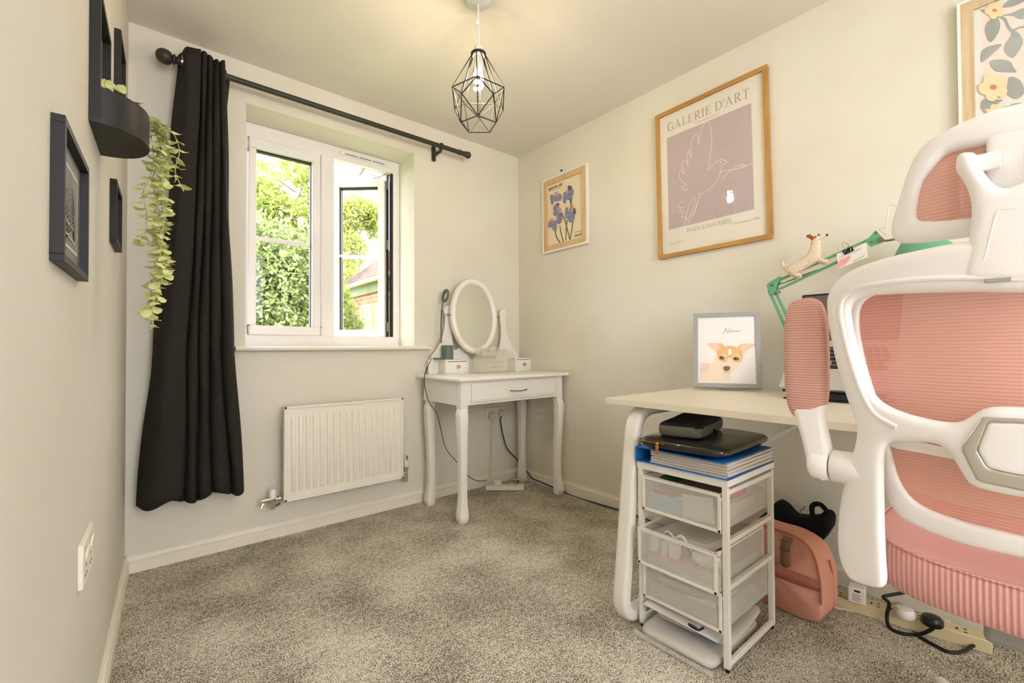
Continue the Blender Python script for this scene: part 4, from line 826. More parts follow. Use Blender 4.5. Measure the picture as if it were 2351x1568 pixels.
def fl(cx, cy, s, n=5):
    for i in range(n):
        a = 2*PI*i/n+.5; A.poly([u7(cx+s*(.62*math.cos(a)+.42*math.cos(b)), cy+s*(.55*math.sin(a)+.42*math.sin(b))) for b in [k*PI/5 for k in range(10)]], 'flower_ink', True)
    A.poly([u7(cx+s*.24*math.cos(b), cy+s*.17*math.sin(b)) for b in [k*PI/4 for k in range(8)]], 'flower_eye', True)
k0 = len(A.mb.v)
fl(655, 120, 105); fl(640, 985, 165); fl(905, 1460, 120)
for du, dv in ((.19, -.03), (.0, -.33), (.19, -.36)):      # the pattern carries on over the rest of the sheet
    NB0 = NB0 if 'NB0' in globals() else len(A.mb.v); sh = A.U*du+A.V*dv+A.N*.004*.0
    isl = [f for f in A.mb.f]; mis = list(A.mb.mi)
    lim = lambda p: abs((p-A.O).dot(A.U)) < A.hw-.018 and abs((p-A.O).dot(A.V)) < A.hh-.018
    keep = [(f, mi) for f, mi in zip(isl, mis) if A.mats[mi] in ('leaf_ink', 'flower_ink', 'flower_eye') and max(f) < NB0 and all(lim(A.mb.v[k]+sh) for k in f)] if du or dv else []
    for f, mi in keep:
        A.mb.add([A.mb.v[k]+sh for k in f], [tuple(range(len(f)))], mi)
A.build('print', t)

# ================================================================== DESK
t = thing('desk', 'white desk with rounded tube legs along the right wall', 'desk', (-.41, -2.1, 0))
DZ = .742; DX = -.80
m = MB(); m.box((DX, -3.08, DZ-.0215), (-.018, -1.415, DZ-.0006)); m.build('desktop', 'desk_edge', t, bevel=.0012)
m = MB(); m.box((DX+.0015, -3.0785, DZ-.001), (-.0195, -1.4165, DZ)); m.build('top_surface', 'desk_top', t, smooth=0)
def flat_tube(pts, rx, ry, n=24):
    pts = [Vector(p) for p in pts]; vs = []; k = len(pts)
    for i, p in enumerate(pts):
        d = (pts[(i+1) % k]-pts[i-1]).normalized(); side = Vector((0, 1, 0)); q = d.cross(side).normalized()
        for j in range(n):
            a = 2*PI*j/n; c, s_ = math.cos(a), math.sin(a); e = 5; rr = 1/((abs(c)**e+abs(s_)**e)**(1/e)); vs.append(p+q*(c*rr*rx)+side*(s_*rr*ry))
    return vs, [(i*n+j, i*n+(j+1) % n, ((i+1) % k)*n+(j+1) % n, ((i+1) % k)*n+j) for i in range(k) for j in range(n)]
def corner(p0, p1, p2, r, n=8):
    p0, p1, p2 = Vector(p0), Vector(p1), Vector(p2); a = (p0-p1).normalized(); b = (p2-p1).normalized(); A = p1+a*r; B = p1+b*r
    return [((1-s)**2)*A+2*s*(1-s)*p1+s*s*B for s in [i/n for i in range(n+1)]]
for y in (-1.529, -2.95):
    q = [(-.875, y, .022), (-.785, y, .705), (-.17, y, .705), (-.09, y, .022)]; loop = []
    for i in range(4): loop += corner(q[i-1], q[i], q[(i+1) % 4], .085)
    m = MB(); m.add(*flat_tube(loop, .0195, .026)); m.build('leg_frame', 'white_metal', t, smooth=60)
m = MB(); m.bar((-.20, -1.55, .700), (-.20, -2.93, .700), .03, .025); m.build('cross_rail', 'white_metal', t, bevel=.003)
m = MB(); m.tube([hit(1652, 1070, 0, -.16), hit(1842, 968, 0, -.2)], .009, 10); m.build('brace', 'white_metal', t)
m = MB(); c = [hit(1826, 978, 0, -.06), hit(1812, 1020, 0, -.05), hit(1802, 1060, 0, -.04), hit(1784, 1092, 0, -.04), hit(1778, 1105, 0, -.04), (-.04, -1.83, .25), (-.05, -1.84, .03)]; m.tube(smooth_pts(c, 8), .0026, 6); m.build('hanging_cable', 'white_cable', label='thin white cable hanging behind the desk to the floor', cat='cable')

# ------------------------------------------------------------------ picture of a dog on the desk
P0 = Vector((-.281, -1.472, DZ+.0062)); P1 = Vector((-.170, -1.705, DZ+.0062)); U = (P1-P0).normalized(); Wd = (P1-P0).length; Nf = U.cross(Vector((0, 0, 1))).normalized()
al = R(11); Vv = (Vector((0, 0, 1))*math.cos(al)-Nf*math.sin(al)).normalized(); Nn = U.cross(Vv).normalized()
tl = hitp(1613, 722, P0, Nn)-P0; tr = hitp(1762, 717, P0, Nn)-P0; Hh = (tl.dot(Vv)+tr.dot(Vv))/2
X = Matrix(((U.x, Nn.x, Vv.x, P0.x-Nn.x*.0), (U.y, Nn.y, Vv.y, P0.y), (U.z, Nn.z, Vv.z, P0.z), (0, 0, 0, 1))) @ Matrix.Translation((0, 0, .006))
t = thing('photo_frame', 'grey framed picture of a tan and white dog standing on the desk', 'picture frame', tuple((P0+P1)/2)); fw = .0185
m = MB(X)
for a, b, c, d in ((0, 0, Wd, fw), (0, Hh-fw, Wd, Hh), (0, fw, fw, Hh-fw), (Wd-fw, fw, Wd, Hh-fw)): m.box((a, -.026, b), (c, 0, d))
m.build('frame', 'grey_frame', t, bevel=.0008)
m = MB(X); m.box((fw-.002, -.012, fw-.002), (Wd-fw+.002, -.008, Hh-fw+.002)); m.build('back_board', 'pic_white', t)
m = MB(X); m.add([(Wd/2-.03, -.026, Hh*.75), (Wd/2+.03, -.026, Hh*.75), (Wd/2+.03, -.09, .010), (Wd/2-.03, -.09, .010)], [(0, 1, 2, 3)]); o = m.build('strut', 'dark_edge', t, smooth=0); sm = o.modifiers.new('s', 'SOLIDIFY'); sm.thickness = .003
A = Art(X @ Vector((0, -.007, 0)), U, Vv); A.N = Nn; 
u8 = lambda x, y: A.uv(1560+x/5.6, 680+y/5.6)
A.poly([(fw, fw), (Wd-fw, fw), (Wd-fw, Hh-fw), (fw, Hh-fw)], 'pic_white')
def D(mt, pts, sm=True): A.poly([u8(*p) for p in pts], mt, sm)
D('dog_pale', [(275, 858), (330, 865), (440, 855), (520, 900), (580, 985), (640, 985), (660, 1000), (655, 1050), (640, 1105), (250, 1088)], False)
D('dog_pink', [(275, 858), (350, 862), (390, 868), (370, 960), (300, 980), (262, 1000)], False)
D('dog_pale', [(480, 740), (440, 850), (480, 950), (560, 985), (640, 985), (720, 930), (800, 820), (815, 750), (730, 650), (560, 640)])
D('dog_pink', [(357, 612), (400, 600), (490, 608), (545, 640), (500, 700), (480, 735), (440, 690), (390, 660)]); D('dog_pink', [(1008, 620), (960, 610), (800, 612), (740, 665), (790, 700), (830, 735), (880, 690), (960, 655)])
D('dog_tan', [(495, 610), (540, 608), (580, 650), (560, 700), (520, 690), (500, 730), (480, 700), (520, 660)]); D('dog_tan', [(800, 615), (770, 640), (740, 670), (770, 700), (790, 650)])
D('dog_tan', [(490, 720), (520, 670), (590, 648), (660, 642), (730, 655), (790, 690), (815, 760), (800, 830), (760, 850), (700, 840), (640, 790), (600, 835), (540, 840), (495, 800)])
D('pic_white', [(652, 680), (668, 695), (672, 740), (640, 758), (628, 735), (630, 690)]); D('dog_pale', [(520, 770), (560, 750), (600, 775), (560, 765)]); D('dog_pale', [(690, 785), (740, 765), (780, 790), (740, 780)])
D('dog_pale', [(640, 790), (690, 860), (700, 920), (650, 975), (570, 970), (545, 900), (590, 850)])
D('dog_eye', [(512, 788), (540, 770), (575, 788), (568, 812), (535, 815)]); D('dog_eye', [(692, 800), (725, 780), (765, 800), (750, 822), (710, 825)])
D('pic_white', [(556, 786), (563, 790), (560, 798), (553, 794)]); D('pic_white', [(735, 796), (743, 800), (740, 808), (732, 804)])
D('dog_nose', [(565, 915), (600, 898), (648, 908), (645, 945), (610, 965), (572, 950)]); A.line([u8(*p) for p in [(570, 965), (610, 985), (655, 965)]], .0012, 'dog_nose')
for pl2 in ([(545, 480), (575, 470), (597, 415), (605, 440), (628, 472), (640, 430), (655, 405)], [(655, 450), (668, 445), (672, 456), (660, 460), (655, 450)], [(680, 445), (690, 458), (702, 445), (715, 452), (730, 458), (742, 446), (735, 458), (750, 452), (790, 448)]): A.line([u8(*p) for p in pl2], .0011, 'black_ink')
A.build('print', t)

# ------------------------------------------------------------------ laptop on its stand
t = thing('laptop_stand', 'black sloping laptop stand on the desk', 'stand', (-.27, -1.99, DZ))
LY0, LY1 = -1.832, -2.14; fr = Vector((-.352, 0, .778)); bk = Vector((-.196, 0, .938)); sl = (bk-fr).normalized(); nr = Vector((-sl.z, 0, sl.x))
def LP(a, y, h): v = fr+sl*a+nr*h; return Vector((v.x, y, v.z))
m = MB(); m.box((-.372, LY1+.02, DZ), (-.16, LY0-.02, DZ+.006)); m.bar((-.36, LY1/2+LY0/2, DZ+.005), (-.354, LY1/2+LY0/2, .766), LY0-LY1-.05, .014, (1, 0, 0)); m.build('base', 'black_plastic', t, bevel=.002)
for y in (LY0-.05, LY1+.05): m = MB(); m.bar((-.175, y, DZ+.006), LP(.17, y, -.018), .02, .006, (0, 1, 0)); m.build('arm', 'black_plastic', t, bevel=.001)
m = MB(); m.add([LP(a, y, h) for a in (-.004, .215) for y in (LY1+.01, LY0-.01) for h in (-.014, -.0085)], [(0, 1, 3, 2), (4, 6, 7, 5), (0, 4, 5, 1), (2, 3, 7, 6), (1, 5, 7, 3), (0, 2, 6, 4)]); m.build('platform', 'black_plastic', t)
t = thing('laptop', 'open silver laptop with black keys behind the pink chair', 'laptop', (-.27, -1.98, .76))
m = MB(); m.add([LP(a, y, h) for a in (0, .224) for y in (LY1, LY0) for h in (-.008, .006)], [(0, 1, 3, 2), (4, 6, 7, 5), (0, 4, 5, 1), (2, 3, 7, 6), (1, 5, 7, 3), (0, 2, 6, 4)]); ba = m.build('base', 'silver', t, bevel=.003)
m = MB(); nk = 0
for r_ in range(6):
    a0 = .092+r_*.0188; hgt = .0155 if r_ < 5 else .009
    kw = .0172; y = LY0-.014
    if r_ == 0: ws = [.017, .017, .017, .02, .095, .02, .017, .017, .03]
    else: ws = [(.017, .03, .026, .022, .017)[r_-1]]+[.0172]*12+[.022]
    for w in ws:
        if y-w < LY1+.01: break
        m.add([LP(a, yy, h) for a in (a0, a0+hgt) for yy in (y-w, y) for h in (.0058, .0072)], [(0, 1, 3, 2), (4, 6, 7, 5), (0, 4, 5, 1), (2, 3, 7, 6), (1, 5, 7, 3), (0, 2, 6, 4)]); y -= w+.0035
m.build('keyboard', 'key_black', ba)
m = MB(); yc_ = (LY0+LY1)/2; m.add([LP(a, y, .0063) for a, y in ((.012, yc_+.055), (.012, yc_-.055), (.08, yc_-.055), (.08, yc_+.055))], [(0, 1, 2, 3)]); m.build('touchpad', 'silver', ba, smooth=0)
sb = LP(.224, 0, .006); su = Vector((.10, 0, .205)).normalized()
def SP(a, y, h): v = sb+su*a+Vector((-su.z, 0, su.x))*h; return Vector((v.x, y, v.z))
BX = [(0, 1, 3, 2), (4, 6, 7, 5), (0, 4, 5, 1), (2, 3, 7, 6), (1, 5, 7, 3), (0, 2, 6, 4)]
m = MB(); m.add([SP(a, y, h) for a in (0, .205) for y in (LY1, LY0) for h in (-.006, 0)], BX); lid = m.build('lid', 'silver', t, bevel=.002)
m = MB(); m.add([SP(a, y, h) for a in (.003, .202) for y in (LY1+.003, LY0-.003) for h in (0, .0006)], BX); m.build('bezel', 'black_plastic', lid)
m = MB(); m.add([SP(a, y, h) for a in (.014, .194) for y in (LY1+.009, LY0-.009) for h in (.0006, .001)], BX); m.build('screen', 'screen', lid)

# ------------------------------------------------------------------ green arm lamp with the felt dog and a clipped card
t = thing('desk_lamp', 'mint green jointed arm lamp clamped to the back of the desk', 'lamp', (-.10, -1.9, DZ)); AX = -.10
el = hit(1770, 652, 0, AX); hd = hit(2012, 556, 0, AX); bs = Vector((AX, -1.86, .80))
m = MB(); m.box((AX-.03, -1.89, DZ), (AX+.03, -1.83, DZ+.012)); m.cyl((AX, -1.86, DZ+.01), (AX, -1.86, .81), .01, n=12); m.build('clamp', 'green_metal', t, bevel=.002)
perp = Vector((0, -(hd-el).z, (hd-el).y)).normalized(); 
if perp.z < 0: perp = -perp
d2 = (el-bs); perp2 = Vector((0, -d2.z, d2.y)).normalized()
for s_ in (-.5, .5):
    m = MB(); m.bar(bs+perp2*.012*s_*2, el+perp2*.010*s_*2-Vector((0, 0, .02)), .008, .010, (0, 1, 0)); m.build('lower_arm', 'green_metal', t, bevel=.001)
UA = [hit(1770, 652, 0, AX), hit(2000, 548, 0, AX)]; UB = [hit(1780, 668, 0, AX), hit(1990, 570, 0, AX)]
for a, b in (UA, UB): m = MB(); m.bar(a, b, .008, .0095, (0, 0, 1)); m.build('upper_arm', 'green_metal', t, bevel=.001)
m = MB(); m.prism([(0, 0), (.045, .024), (.042, .004), (.022, -.048), (.010, -.05), (-.006, -.012)], el+Vector((-.006, .008, .004)), (0, -1, 0), (0, 0, 1), .003); m.prism([(0, 0), (.045, .024), (.042, .004), (.022, -.048), (.010, -.05), (-.006, -.012)], el+Vector((.009, .008, .004)), (0, -1, 0), (0, 0, 1), .003); m.build('elbow_plate', 'green_metal', t, bevel=.0005)
for q_ in (hit(1773, 655, 0, AX-.008), hit(1789, 671, 0, AX-.008), hit(1780, 675, 0, AX-.008), hit(2012, 535, 0, AX-.008), hit(2001, 556, 0, AX-.008)):
    m = MB(); m.cyl(q_+Vector((.004, 0, 0)), q_-Vector((.005, 0, 0)), .0045, n=10); m.build('joint_screw', 'dull_chrome', t)
hp_ = [hit(1988, 556, 0, AX), hit(2012, 530, 0, AX), hit(2030, 548, 0, AX), hit(2028, 558, 0, AX), hit(2000, 568, 0, AX)]
m = MB(); m.prism([(-p.y, p.z) for p in hp_], (AX-.008, 0, 0), (0, -1, 0), (0, 0, 1), .003); m.build('head_plate', 'green_metal', t, bevel=.0005)
m = MB(); b0 = hit(2022, 550, 0, AX-.012); m.cyl(b0+Vector((.012, 0, 0)), b0-Vector((.006, 0, 0)), .008, n=8); m.tube([b0, hit(2034, 553, 0, AX-.012), hit(2056, 549, 0, AX-.02)], .004, 8); m.build('bracket', 'dull_chrome', t)
m = MB(); sc_ = hit(2105, 548, 0, AX-.03); axs = Vector((-.15, -.25, -1)).normalized()
m.lathe([(.018, -.05), (.022, -.045), (.026, -.01), (.045, .006), (.075, .05), (.082, .078), (.080, .078), (.072, .05), (.043, .009)], sc_, axs, 36); m.build('lamp_shade', 'green_metal', t, smooth=50)
m = MB(); m.tube(smooth_pts([hit(2034, 538, 0, AX), hit(2026, 532, 0, AX), hit(2018, 526, 0, AX), hit(2032, 522, 0, AX), hit(2037, 500, 0, AX), hit(2040, 478, 0, AX), hit(2048, 470, 0, AX), hit(2060, 474, 0, AX)], 8), .0028, 6); m.build('flex', 'white_cable', t)
m = MB(); m.tube(smooth_pts([hit(1768, 665, 0, AX), hit(1760, 655, 0, AX), hit(1764, 645, 0, AX), hit(1778, 642, 0, AX), hit(1793, 648, 0, AX)], 8), .0018, 6); m.build('flex', 'white_cable', t)
m = MB(); sa, sb_ = hit(1788, 652, 0, AX), hit(1880, 620, 0, AX); m.tube([sa, sb_], .0042, 10); m.build('spring', 'dull_chrome', t)
def skin(verts, edges, rad, sub=2):
    me = bpy.data.meshes.new('s'); me.from_pydata([Vector(v) for v in verts], edges, []); o = bpy.data.objects.new('s', me); COL.objects.link(o)
    md = o.modifiers.new('k', 'SKIN'); md.use_smooth_shade = True; md.branch_smoothing = .6
    for i, r_ in enumerate(rad):
        sv = me.skin_vertices[0].data[i]; r2 = r_ if isinstance(r_, tuple) else (r_, r_); sv.radius = r2; sv.use_root = (i == 0)
    sb = o.modifiers.new('u', 'SUBSURF'); sb.levels = sub; sb.render_levels = sub; r = eval_mesh(o); bpy.data.objects.remove(o)
    return [v.co.copy() for v in r.vertices], [tuple(p.vertices) for p in r.polygons]
DG = lambda cx, cy, dx=0: hit(1780+cx/11.2, 520+cy/11.2, 0, AX-.022+dx)
V = [DG(420, 1150), DG(640, 1010), DG(880, 880), DG(1060, 720), DG(1040, 540), DG(1020, 400), DG(1060, 290), DG(1200, 250), DG(1320, 225),     # 0-8 spine to nose
     DG(230, 1080), DG(180, 960), DG(190, 870), DG(235, 850),                                                       # tail 9-12
     DG(1130, 860, -.010), DG(1260, 900, -.012), DG(1370, 880, -.010), DG(1100, 880, .014), DG(1240, 930, .014), DG(1360, 930, .012),  # forelegs 13-18
     DG(480, 1240, -.012), DG(570, 1250, -.016), DG(660, 1220, -.014), DG(500, 1270, .014), DG(600, 1290, .016), DG(690, 1260, .014), # hind 19-24
     DG(960, 300, -.004), DG(880, 240, -.008), DG(790, 250, -.010)]
Ed = [(0, 1), (1, 2), (2, 3), (3, 4), (4, 5), (5, 6), (6, 7), (7, 8), (0, 9), (9, 10), (10, 11), (11, 12), (3, 13), (13, 14), (14, 15), (3, 16), (16, 17), (17, 18), (0, 19), (19, 20), (20, 21), (0, 22), (22, 23), (23, 24), (6, 25), (25, 26), (26, 27)]
Rd = [.032, .027, .028, .030, .022, .0175, .0165, .0125, .0055, .010, .0075, .006, .004, .010, .008, .007, .010, .008, .007, .012, .009, .007, .012, .009, .007, .006, .0095, .004]
vs, fs = skin(V, Ed, Rd)
td = thing('toy_dog', 'small woolly cream toy dog with a brown ear lying on the green lamp arm', 'toy', tuple(DG(640, 1200)))
m = MB(); rg = random.Random(4)
m.add([v+Vector((rg.uniform(-1, 1), rg.uniform(-1, 1), rg.uniform(-1, 1)))*.0011 for v in vs], fs)
ear = V[26]; nk_ = DG(880, 430); hdv = DG(980, 300)
for i, f in enumerate(m.f):
    c = sum((m.v[k] for k in f), Vector())/len(f)
    if (c-ear).length < .020 or (c-nk_).length < .0135 or (c-hdv).length < .014: m.mi[i] = 1
m.build('body', ['wool', 'wool_brown'], td, smooth=80)
m = MB(); m.sphere(DG(1330, 218), .0042, 12); m.build('nose', 'eye_black', td)
m = MB(); m.sphere(DG(1115, 215, -.012), .0032, 10); m.build('eye', 'eye_black', td)
# card and clip
t = thing('note_card', 'white handwritten card with a pink mark clipped to the green lamp arm', 'card', tuple(hit(1957, 590, 0, AX-.014)))
cc = [hit(1920, 583, 0, AX-.013), hit(1989, 556, 0, AX-.013), hit(1993, 590, 0, AX-.016), hit(1926, 616, 0, AX-.018)]
m = MB(); m.add([c for c in cc]+[c+Vector((.0006, 0, 0)) for c in cc], [(0, 1, 2, 3), (7, 6, 5, 4), (0, 4, 5, 1), (1, 5, 6, 2), (2, 6, 7, 3), (3, 7, 4, 0)]); m.build('card', 'plain_paper', t, smooth=0)
Uc = (cc[1]-cc[0]).normalized(); Vc = (cc[0]-cc[3]).normalized(); A = Art((cc[0]+cc[1]+cc[2]+cc[3])/4+Vector((-.0012, 0, 0)), Uc, Vc); A.N = Vector((-1, 0, 0))
A.poly([A.uv(*p) for p in [(1926, 596), (1940, 590), (1953, 587), (1948, 600), (1936, 608), (1926, 607)]], 'pink_ink', True)
for k_, (a, b) in enumerate((((1952, 572), (1978, 562)), ((1958, 580), (1975, 573)), ((1962, 600), (1988, 589)), ((1925, 590), (1938, 584)))): A.line([A.uv(*a), A.uv(*b)], .0013, 'print_grey', False)
A.build('writing', t)
t = thing('binder_clip', 'black binder clip holding the white card on the lamp arm', 'clip', tuple(hit(1946, 580, 0, AX-.014)))
m = MB(); k1 = [hit(1933, 576, 0, AX-.014), hit(1955, 565, 0, AX-.014), hit(1960, 574, 0, AX-.022), hit(1939, 585, 0, AX-.022)]
m.add(k1+[c+Vector((.012, 0, 0)) for c in k1], [(0, 1, 2, 3), (7, 6, 5, 4), (0, 4, 5, 1), (1, 5, 6, 2), (2, 6, 7, 3), (3, 7, 4, 0)]); m.build('jaw', 'black_plastic', t, bevel=.001)
for pl3 in ([(1940, 572), (1933, 562), (1938, 557), (1946, 560), (1951, 567)], [(1939, 580), (1943, 572), (1948, 566), (1953, 570), (1952, 576)]): m = MB(); m.tube(smooth_pts([hit(a, b, 0, AX-.022) for a, b in pl3], 6), .0009, 6); m.build('wire_handle', 'dull_chrome', t)

# ================================================================== DRAWER UNIT UNDER THE DESK
UX0, UX1, UY0, UY1, UZ = -.822, -.492, -1.862, -1.566, .545
un = thing('drawer_unit', 'white metal mesh drawer unit under the desk, middle drawer ajar', 'drawer unit', ((UX0+UX1)/2, (UY0+UY1)/2, 0))
for px_ in (UX0, UX1-.016):
    for py_ in (UY0, UY1-.016):
        m = MB(); m.box((px_, py_, .012), (px_+.016, py_+.016, UZ-.018)); m.build('post', 'white_metal', un, bevel=.001)
        m = MB(); m.cyl((px_+.008, py_+.008, 0), (px_+.008, py_+.008, .013), .006, n=10); m.build('foot', 'seal_black', un)
m = MB(); m.box((UX0-.002, UY0-.002, UZ-.022), (UX1+.002, UY1+.002, UZ-.019)); m.box((UX0-.002, UY0-.002, UZ-.022), (UX0+.001, UY1+.002, UZ)); m.box((UX1-.001, UY0-.002, UZ-.022), (UX1+.002, UY1+.002, UZ)); m.box((UX0, UY0-.002, UZ-.022), (UX1, UY0+.001, UZ)); m.box((UX0, UY1-.001, UZ-.022), (UX1, UY1+.002, UZ)); m.build('top_tray', 'white_metal', un, bevel=.0008)
for y in (UY0, UY1-.012): m = MB(); m.box((UX0+.014, y+.001, .014), (UX1-.014, y+.011, .032)); m.build('bottom_rail', 'white_metal', un, bevel=.001)
for z in (.514, .372, .243):
    for y in (UY0+.002, UY1-.014):
        m = MB(); m.box((UX0+.012, y, z-.004), (UX1-.012, y+.012, z)); m.box((UX0+.012, y if y > -1.7 else y, z-.014), (UX1-.012, y+.002, z)); m.build('runner', 'white_metal', un, bevel=.0005)
for i, (z0, z1, out) in enumerate(((.391, .503, 0), (.224, .340, .026), (.107, .222, 0))):
    fx = UX0-.004-out; bx = UX1-.012-out; y0, y1 = UY0+.018, UY1-.018; dp = bpy.data.objects; w = .009
    m = MB(); m.box((fx, y0, z0), (fx+.006, y1, z0+w)); m.box((fx, y0, z1-w*1.1), (fx+.009, y1, z1)); m.box((fx, y0, z0), (fx+.006, y0+w, z1)); m.box((fx, y1-w, z0), (fx+.006, y1, z1))
    d = m.build('drawer', 'white_metal', un, bevel=.001)
    m = MB(); m.box((fx+.006, y0, z1-.007), (bx, y0+.006, z1)); m.box((fx+.006, y1-.006, z1-.007), (bx, y1, z1)); m.box((bx-.006, y0, z1-.007), (bx, y1, z1)); m.box((bx-.004, y0, z0), (bx, y0+.004, z1)); m.box((bx-.004, y1-.004, z0), (bx, y1, z1)); m.build('rim', 'white_metal', d, bevel=.0005)
    m = MB(); m.box((fx+.002, y0+.004, z0+.004), (fx+.0026, y1-.004, z1-.004)); m.build('front_mesh', 'perforated', d, smooth=0)
    m = MB(); m.box((fx+.004, y0+.001, z0+.003), (bx, y0+.0016, z1-.003)); m.build('side_mesh', 'perforated', d, smooth=0)
    m = MB(); m.box((fx+.004, y1-.0016, z0+.003), (bx, y1-.001, z1-.003)); m.build('side_mesh', 'perforated', d, smooth=0)
    m = MB(); m.box((bx-.0016, y0+.002, z0+.003), (bx-.001, y1-.002, z1-.003)); m.build('back_mesh', 'perforated', d, smooth=0)
    m = MB(); m.box((fx+.003, y0+.002, z0+.002), (bx, y1-.002, z0+.004)); m.build('bottom', 'white_metal', d, smooth=0)
    for yy, sg in ((y0-.001, -1), (y1+.001, 1)): m = MB(); m.cyl((fx+.010, yy+.002*sg, z1-.018), (fx+.010, yy-.003*sg, z1-.018), .0045, n=12); m.build('stop', 'white_plastic', d)
Zr = Matrix.Rotation
def slab(name, label, cat, c, sz, rz, mt, tilt=(0, 0), bevel=.0008, group=None, parent=None):
    m = MB(Matrix.Translation(c) @ Zr(R(rz), 4, 'Z') @ Zr(R(tilt[0]), 4, 'X') @ Zr(R(tilt[1]), 4, 'Y')); m.box((-sz[0]/2, -sz[1]/2, 0), (sz[0]/2, sz[1]/2, sz[2])); return m.build(name, mt, parent, bevel=bevel, label=label if parent is None else None, cat=cat, group=group)
# top drawer
slab('paper_stack', 'stack of mixed papers seen through the top drawer mesh', 'paper', (-.66, -1.715, .3955), (.27, .21, .045), 3, 'paper')
slab('envelope', 'pale blue envelope standing against the front of the top drawer', 'envelope', (-.815, -1.66, .396), (.003, .12, .055), 0, 'pale_blue', (0, 4))
slab('paper_sheet', 'crumpled white paper against the top drawer front, right half', 'paper', (-.811, -1.76, .398), (.002, .12, .075), 0, 'plain_paper', (-6, 5))
slab('carton', 'slim cream carton leaning inside the top drawer front', 'box', (-.806, -1.73, .400), (.012, .13, .024), 0, 'white_box', (-14, 0))
slab('pink_slip', 'red printed slip near the left of the top drawer', 'paper', (-.806, -1.665, .452), (.0015, .10, .012), 0, 'magenta', (-6, 0))
tl_ = thing('closed_laptop', 'grey closed laptop lying in the top drawer', 'laptop', (-.65, -1.73, .452)); m = MB(Matrix.Translation((-.655, -1.727, .452)) @ Zr(R(-2), 4, 'Z') @ Zr(R(3), 4, 'X')); m.box((-.14, -.105, 0), (.14, .10, .016)); m.build('body', 'laptop_grey', tl_, bevel=.004)
m = MB(Matrix.Translation((-.70, -1.79, .466)) @ Zr(R(3), 4, 'X')); m.lathe([(0, 0), (.012, 0), (.012, .0006), (0, .0006)], n=20); m.build('emblem', 'print_dark', tl_)
slab('card_folder', 'green card folder at the back left of the top drawer', 'folder', (-.62, -1.615, .476), (.24, .05, .004), 2, 'green_card', (12, 0))
slab('box', 'pink box at the right edge of the top drawer', 'box', (-.70, -1.828, .470), (.10, .03, .022), 0, 'magenta')
# middle drawer
slab('red_book', 'dark red book in the middle drawer', 'book', (-.69, -1.665, .272), (.25, .12, .028), 4, 'red_card', (-3, 0))
slab('letter_pile', 'pile of white letters on top of the red book in the middle drawer', 'letters', (-.68, -1.715, .304), (.24, .19, .024), -8, 'paper', (-5, 0))
slab('letter_pile', 'pile of papers filling the bottom of the middle drawer', 'letters', (-.685, -1.715, .2295), (.27, .23, .03), 0, 'paper')
t = thing('white_gadget', 'rounded white gadget in the right front of the middle drawer', 'gadget', (-.79, -1.795, .262)); vs_ = []
m = MB(Matrix.Translation((-.775, -1.787, .285)) @ Zr(R(20), 4, 'Z')); m.sphere((0, 0, 0), .05, 24, sc=(.8, 1.05, .5)); m.build('body', 'white_box', t)
t = thing('earphones', 'white earphone cable looping over the middle drawer front', 'earphones', (-.835, -1.70, .32))
m = MB(); m.tube(smooth_pts([(-.822, -1.65, .30), (-.830, -1.665, .335), (-.838, -1.685, .352), (-.832, -1.70, .335), (-.828, -1.70, .315), (-.834, -1.715, .345), (-.836, -1.735, .350), (-.826, -1.75, .318), (-.82, -1.77, .30)], 8), .0018, 6); m.tube(smooth_pts([(-.825, -1.66, .31), (-.83, -1.69, .33), (-.824, -1.72, .34), (-.82, -1.74, .32)], 8), .0018, 6); m.build('cable', 'white_plastic', t)
for k_, (y, z, w) in enumerate(((-1.635, .272, .026), (-1.67, .268, .02), (-1.70, .272, .03))):
    slab('charger', ('white charger plug at the left front of the middle drawer', 'white adapter between two others in the middle drawer front', 'white adapter block nearest the round gadget in the middle drawer')[k_], 'charger', (-.828, y, z), (.022, w, .045), 0, 'white_box', (4*k_-4, 0), .003)
slab('pink_bag', 'pink packet low at the front of the middle drawer', 'packet', (-.828, -1.685, .26), (.006, .15, .012), 0, 'pink_paper', (-4, 0))
# bottom drawer
slab('document_box', 'clear plastic document box in the bottom drawer', 'box', (-.68, -1.715, .112), (.27, .22, .05), 0, 'frost_plastic')
slab('paper_roll', 'long white strip of paper leaning in the bottom drawer', 'paper', (-.812, -1.715, .14), (.004, .22, .02), 0, 'plain_paper', (-13, 0))
slab('letter_pile', 'pile of papers on the document box in the bottom drawer', 'letters', (-.67, -1.72, .164), (.25, .2, .02), 3, 'paper')
# on the floor inside the frame
def pillow(X, sx, sy, sz, n=14, e=3.0, wob=.004, seed=1, kp=.35):
    rg = np.random.RandomState(seed); ph = rg.rand(6)*6; vs = []; fs = []; k = 24
    for i in range(n+1):
        th = -PI/2+PI*i/n
        for j in range(k):
            a = 2*PI*j/k; ce, se = math.cos(a), math.sin(a); ct = max(math.cos(th), 0); ct = ct**kp*1.0;  x = math.copysign(abs(ce)**(2/e), ce)*ct*sx/2; y = math.copysign(abs(se)**(2/e), se)*ct*sy/2
            z = math.copysign(abs(math.sin(th))**.8, th)*sz/2+wob*(math.sin(x*30+ph[0])*math.cos(y*26+ph[1])); vs.append(X @ Vector((x, y, z+sz/2)))
    fs = [(i*k+j, i*k+(j+1) % k, (i+1)*k+(j+1) % k, (i+1)*k+j) for i in range(n) for j in range(k)]
    return vs, fs
m = MB(); m.add(*pillow(Matrix.Translation((-.70, -1.712, .002)), .33, .246, .034, e=9, kp=.2, seed=3)); m.build('document_wallet', 'frost_plastic', smooth=70, label='frosted plastic document wallet on the carpet under the drawers', cat='folder')
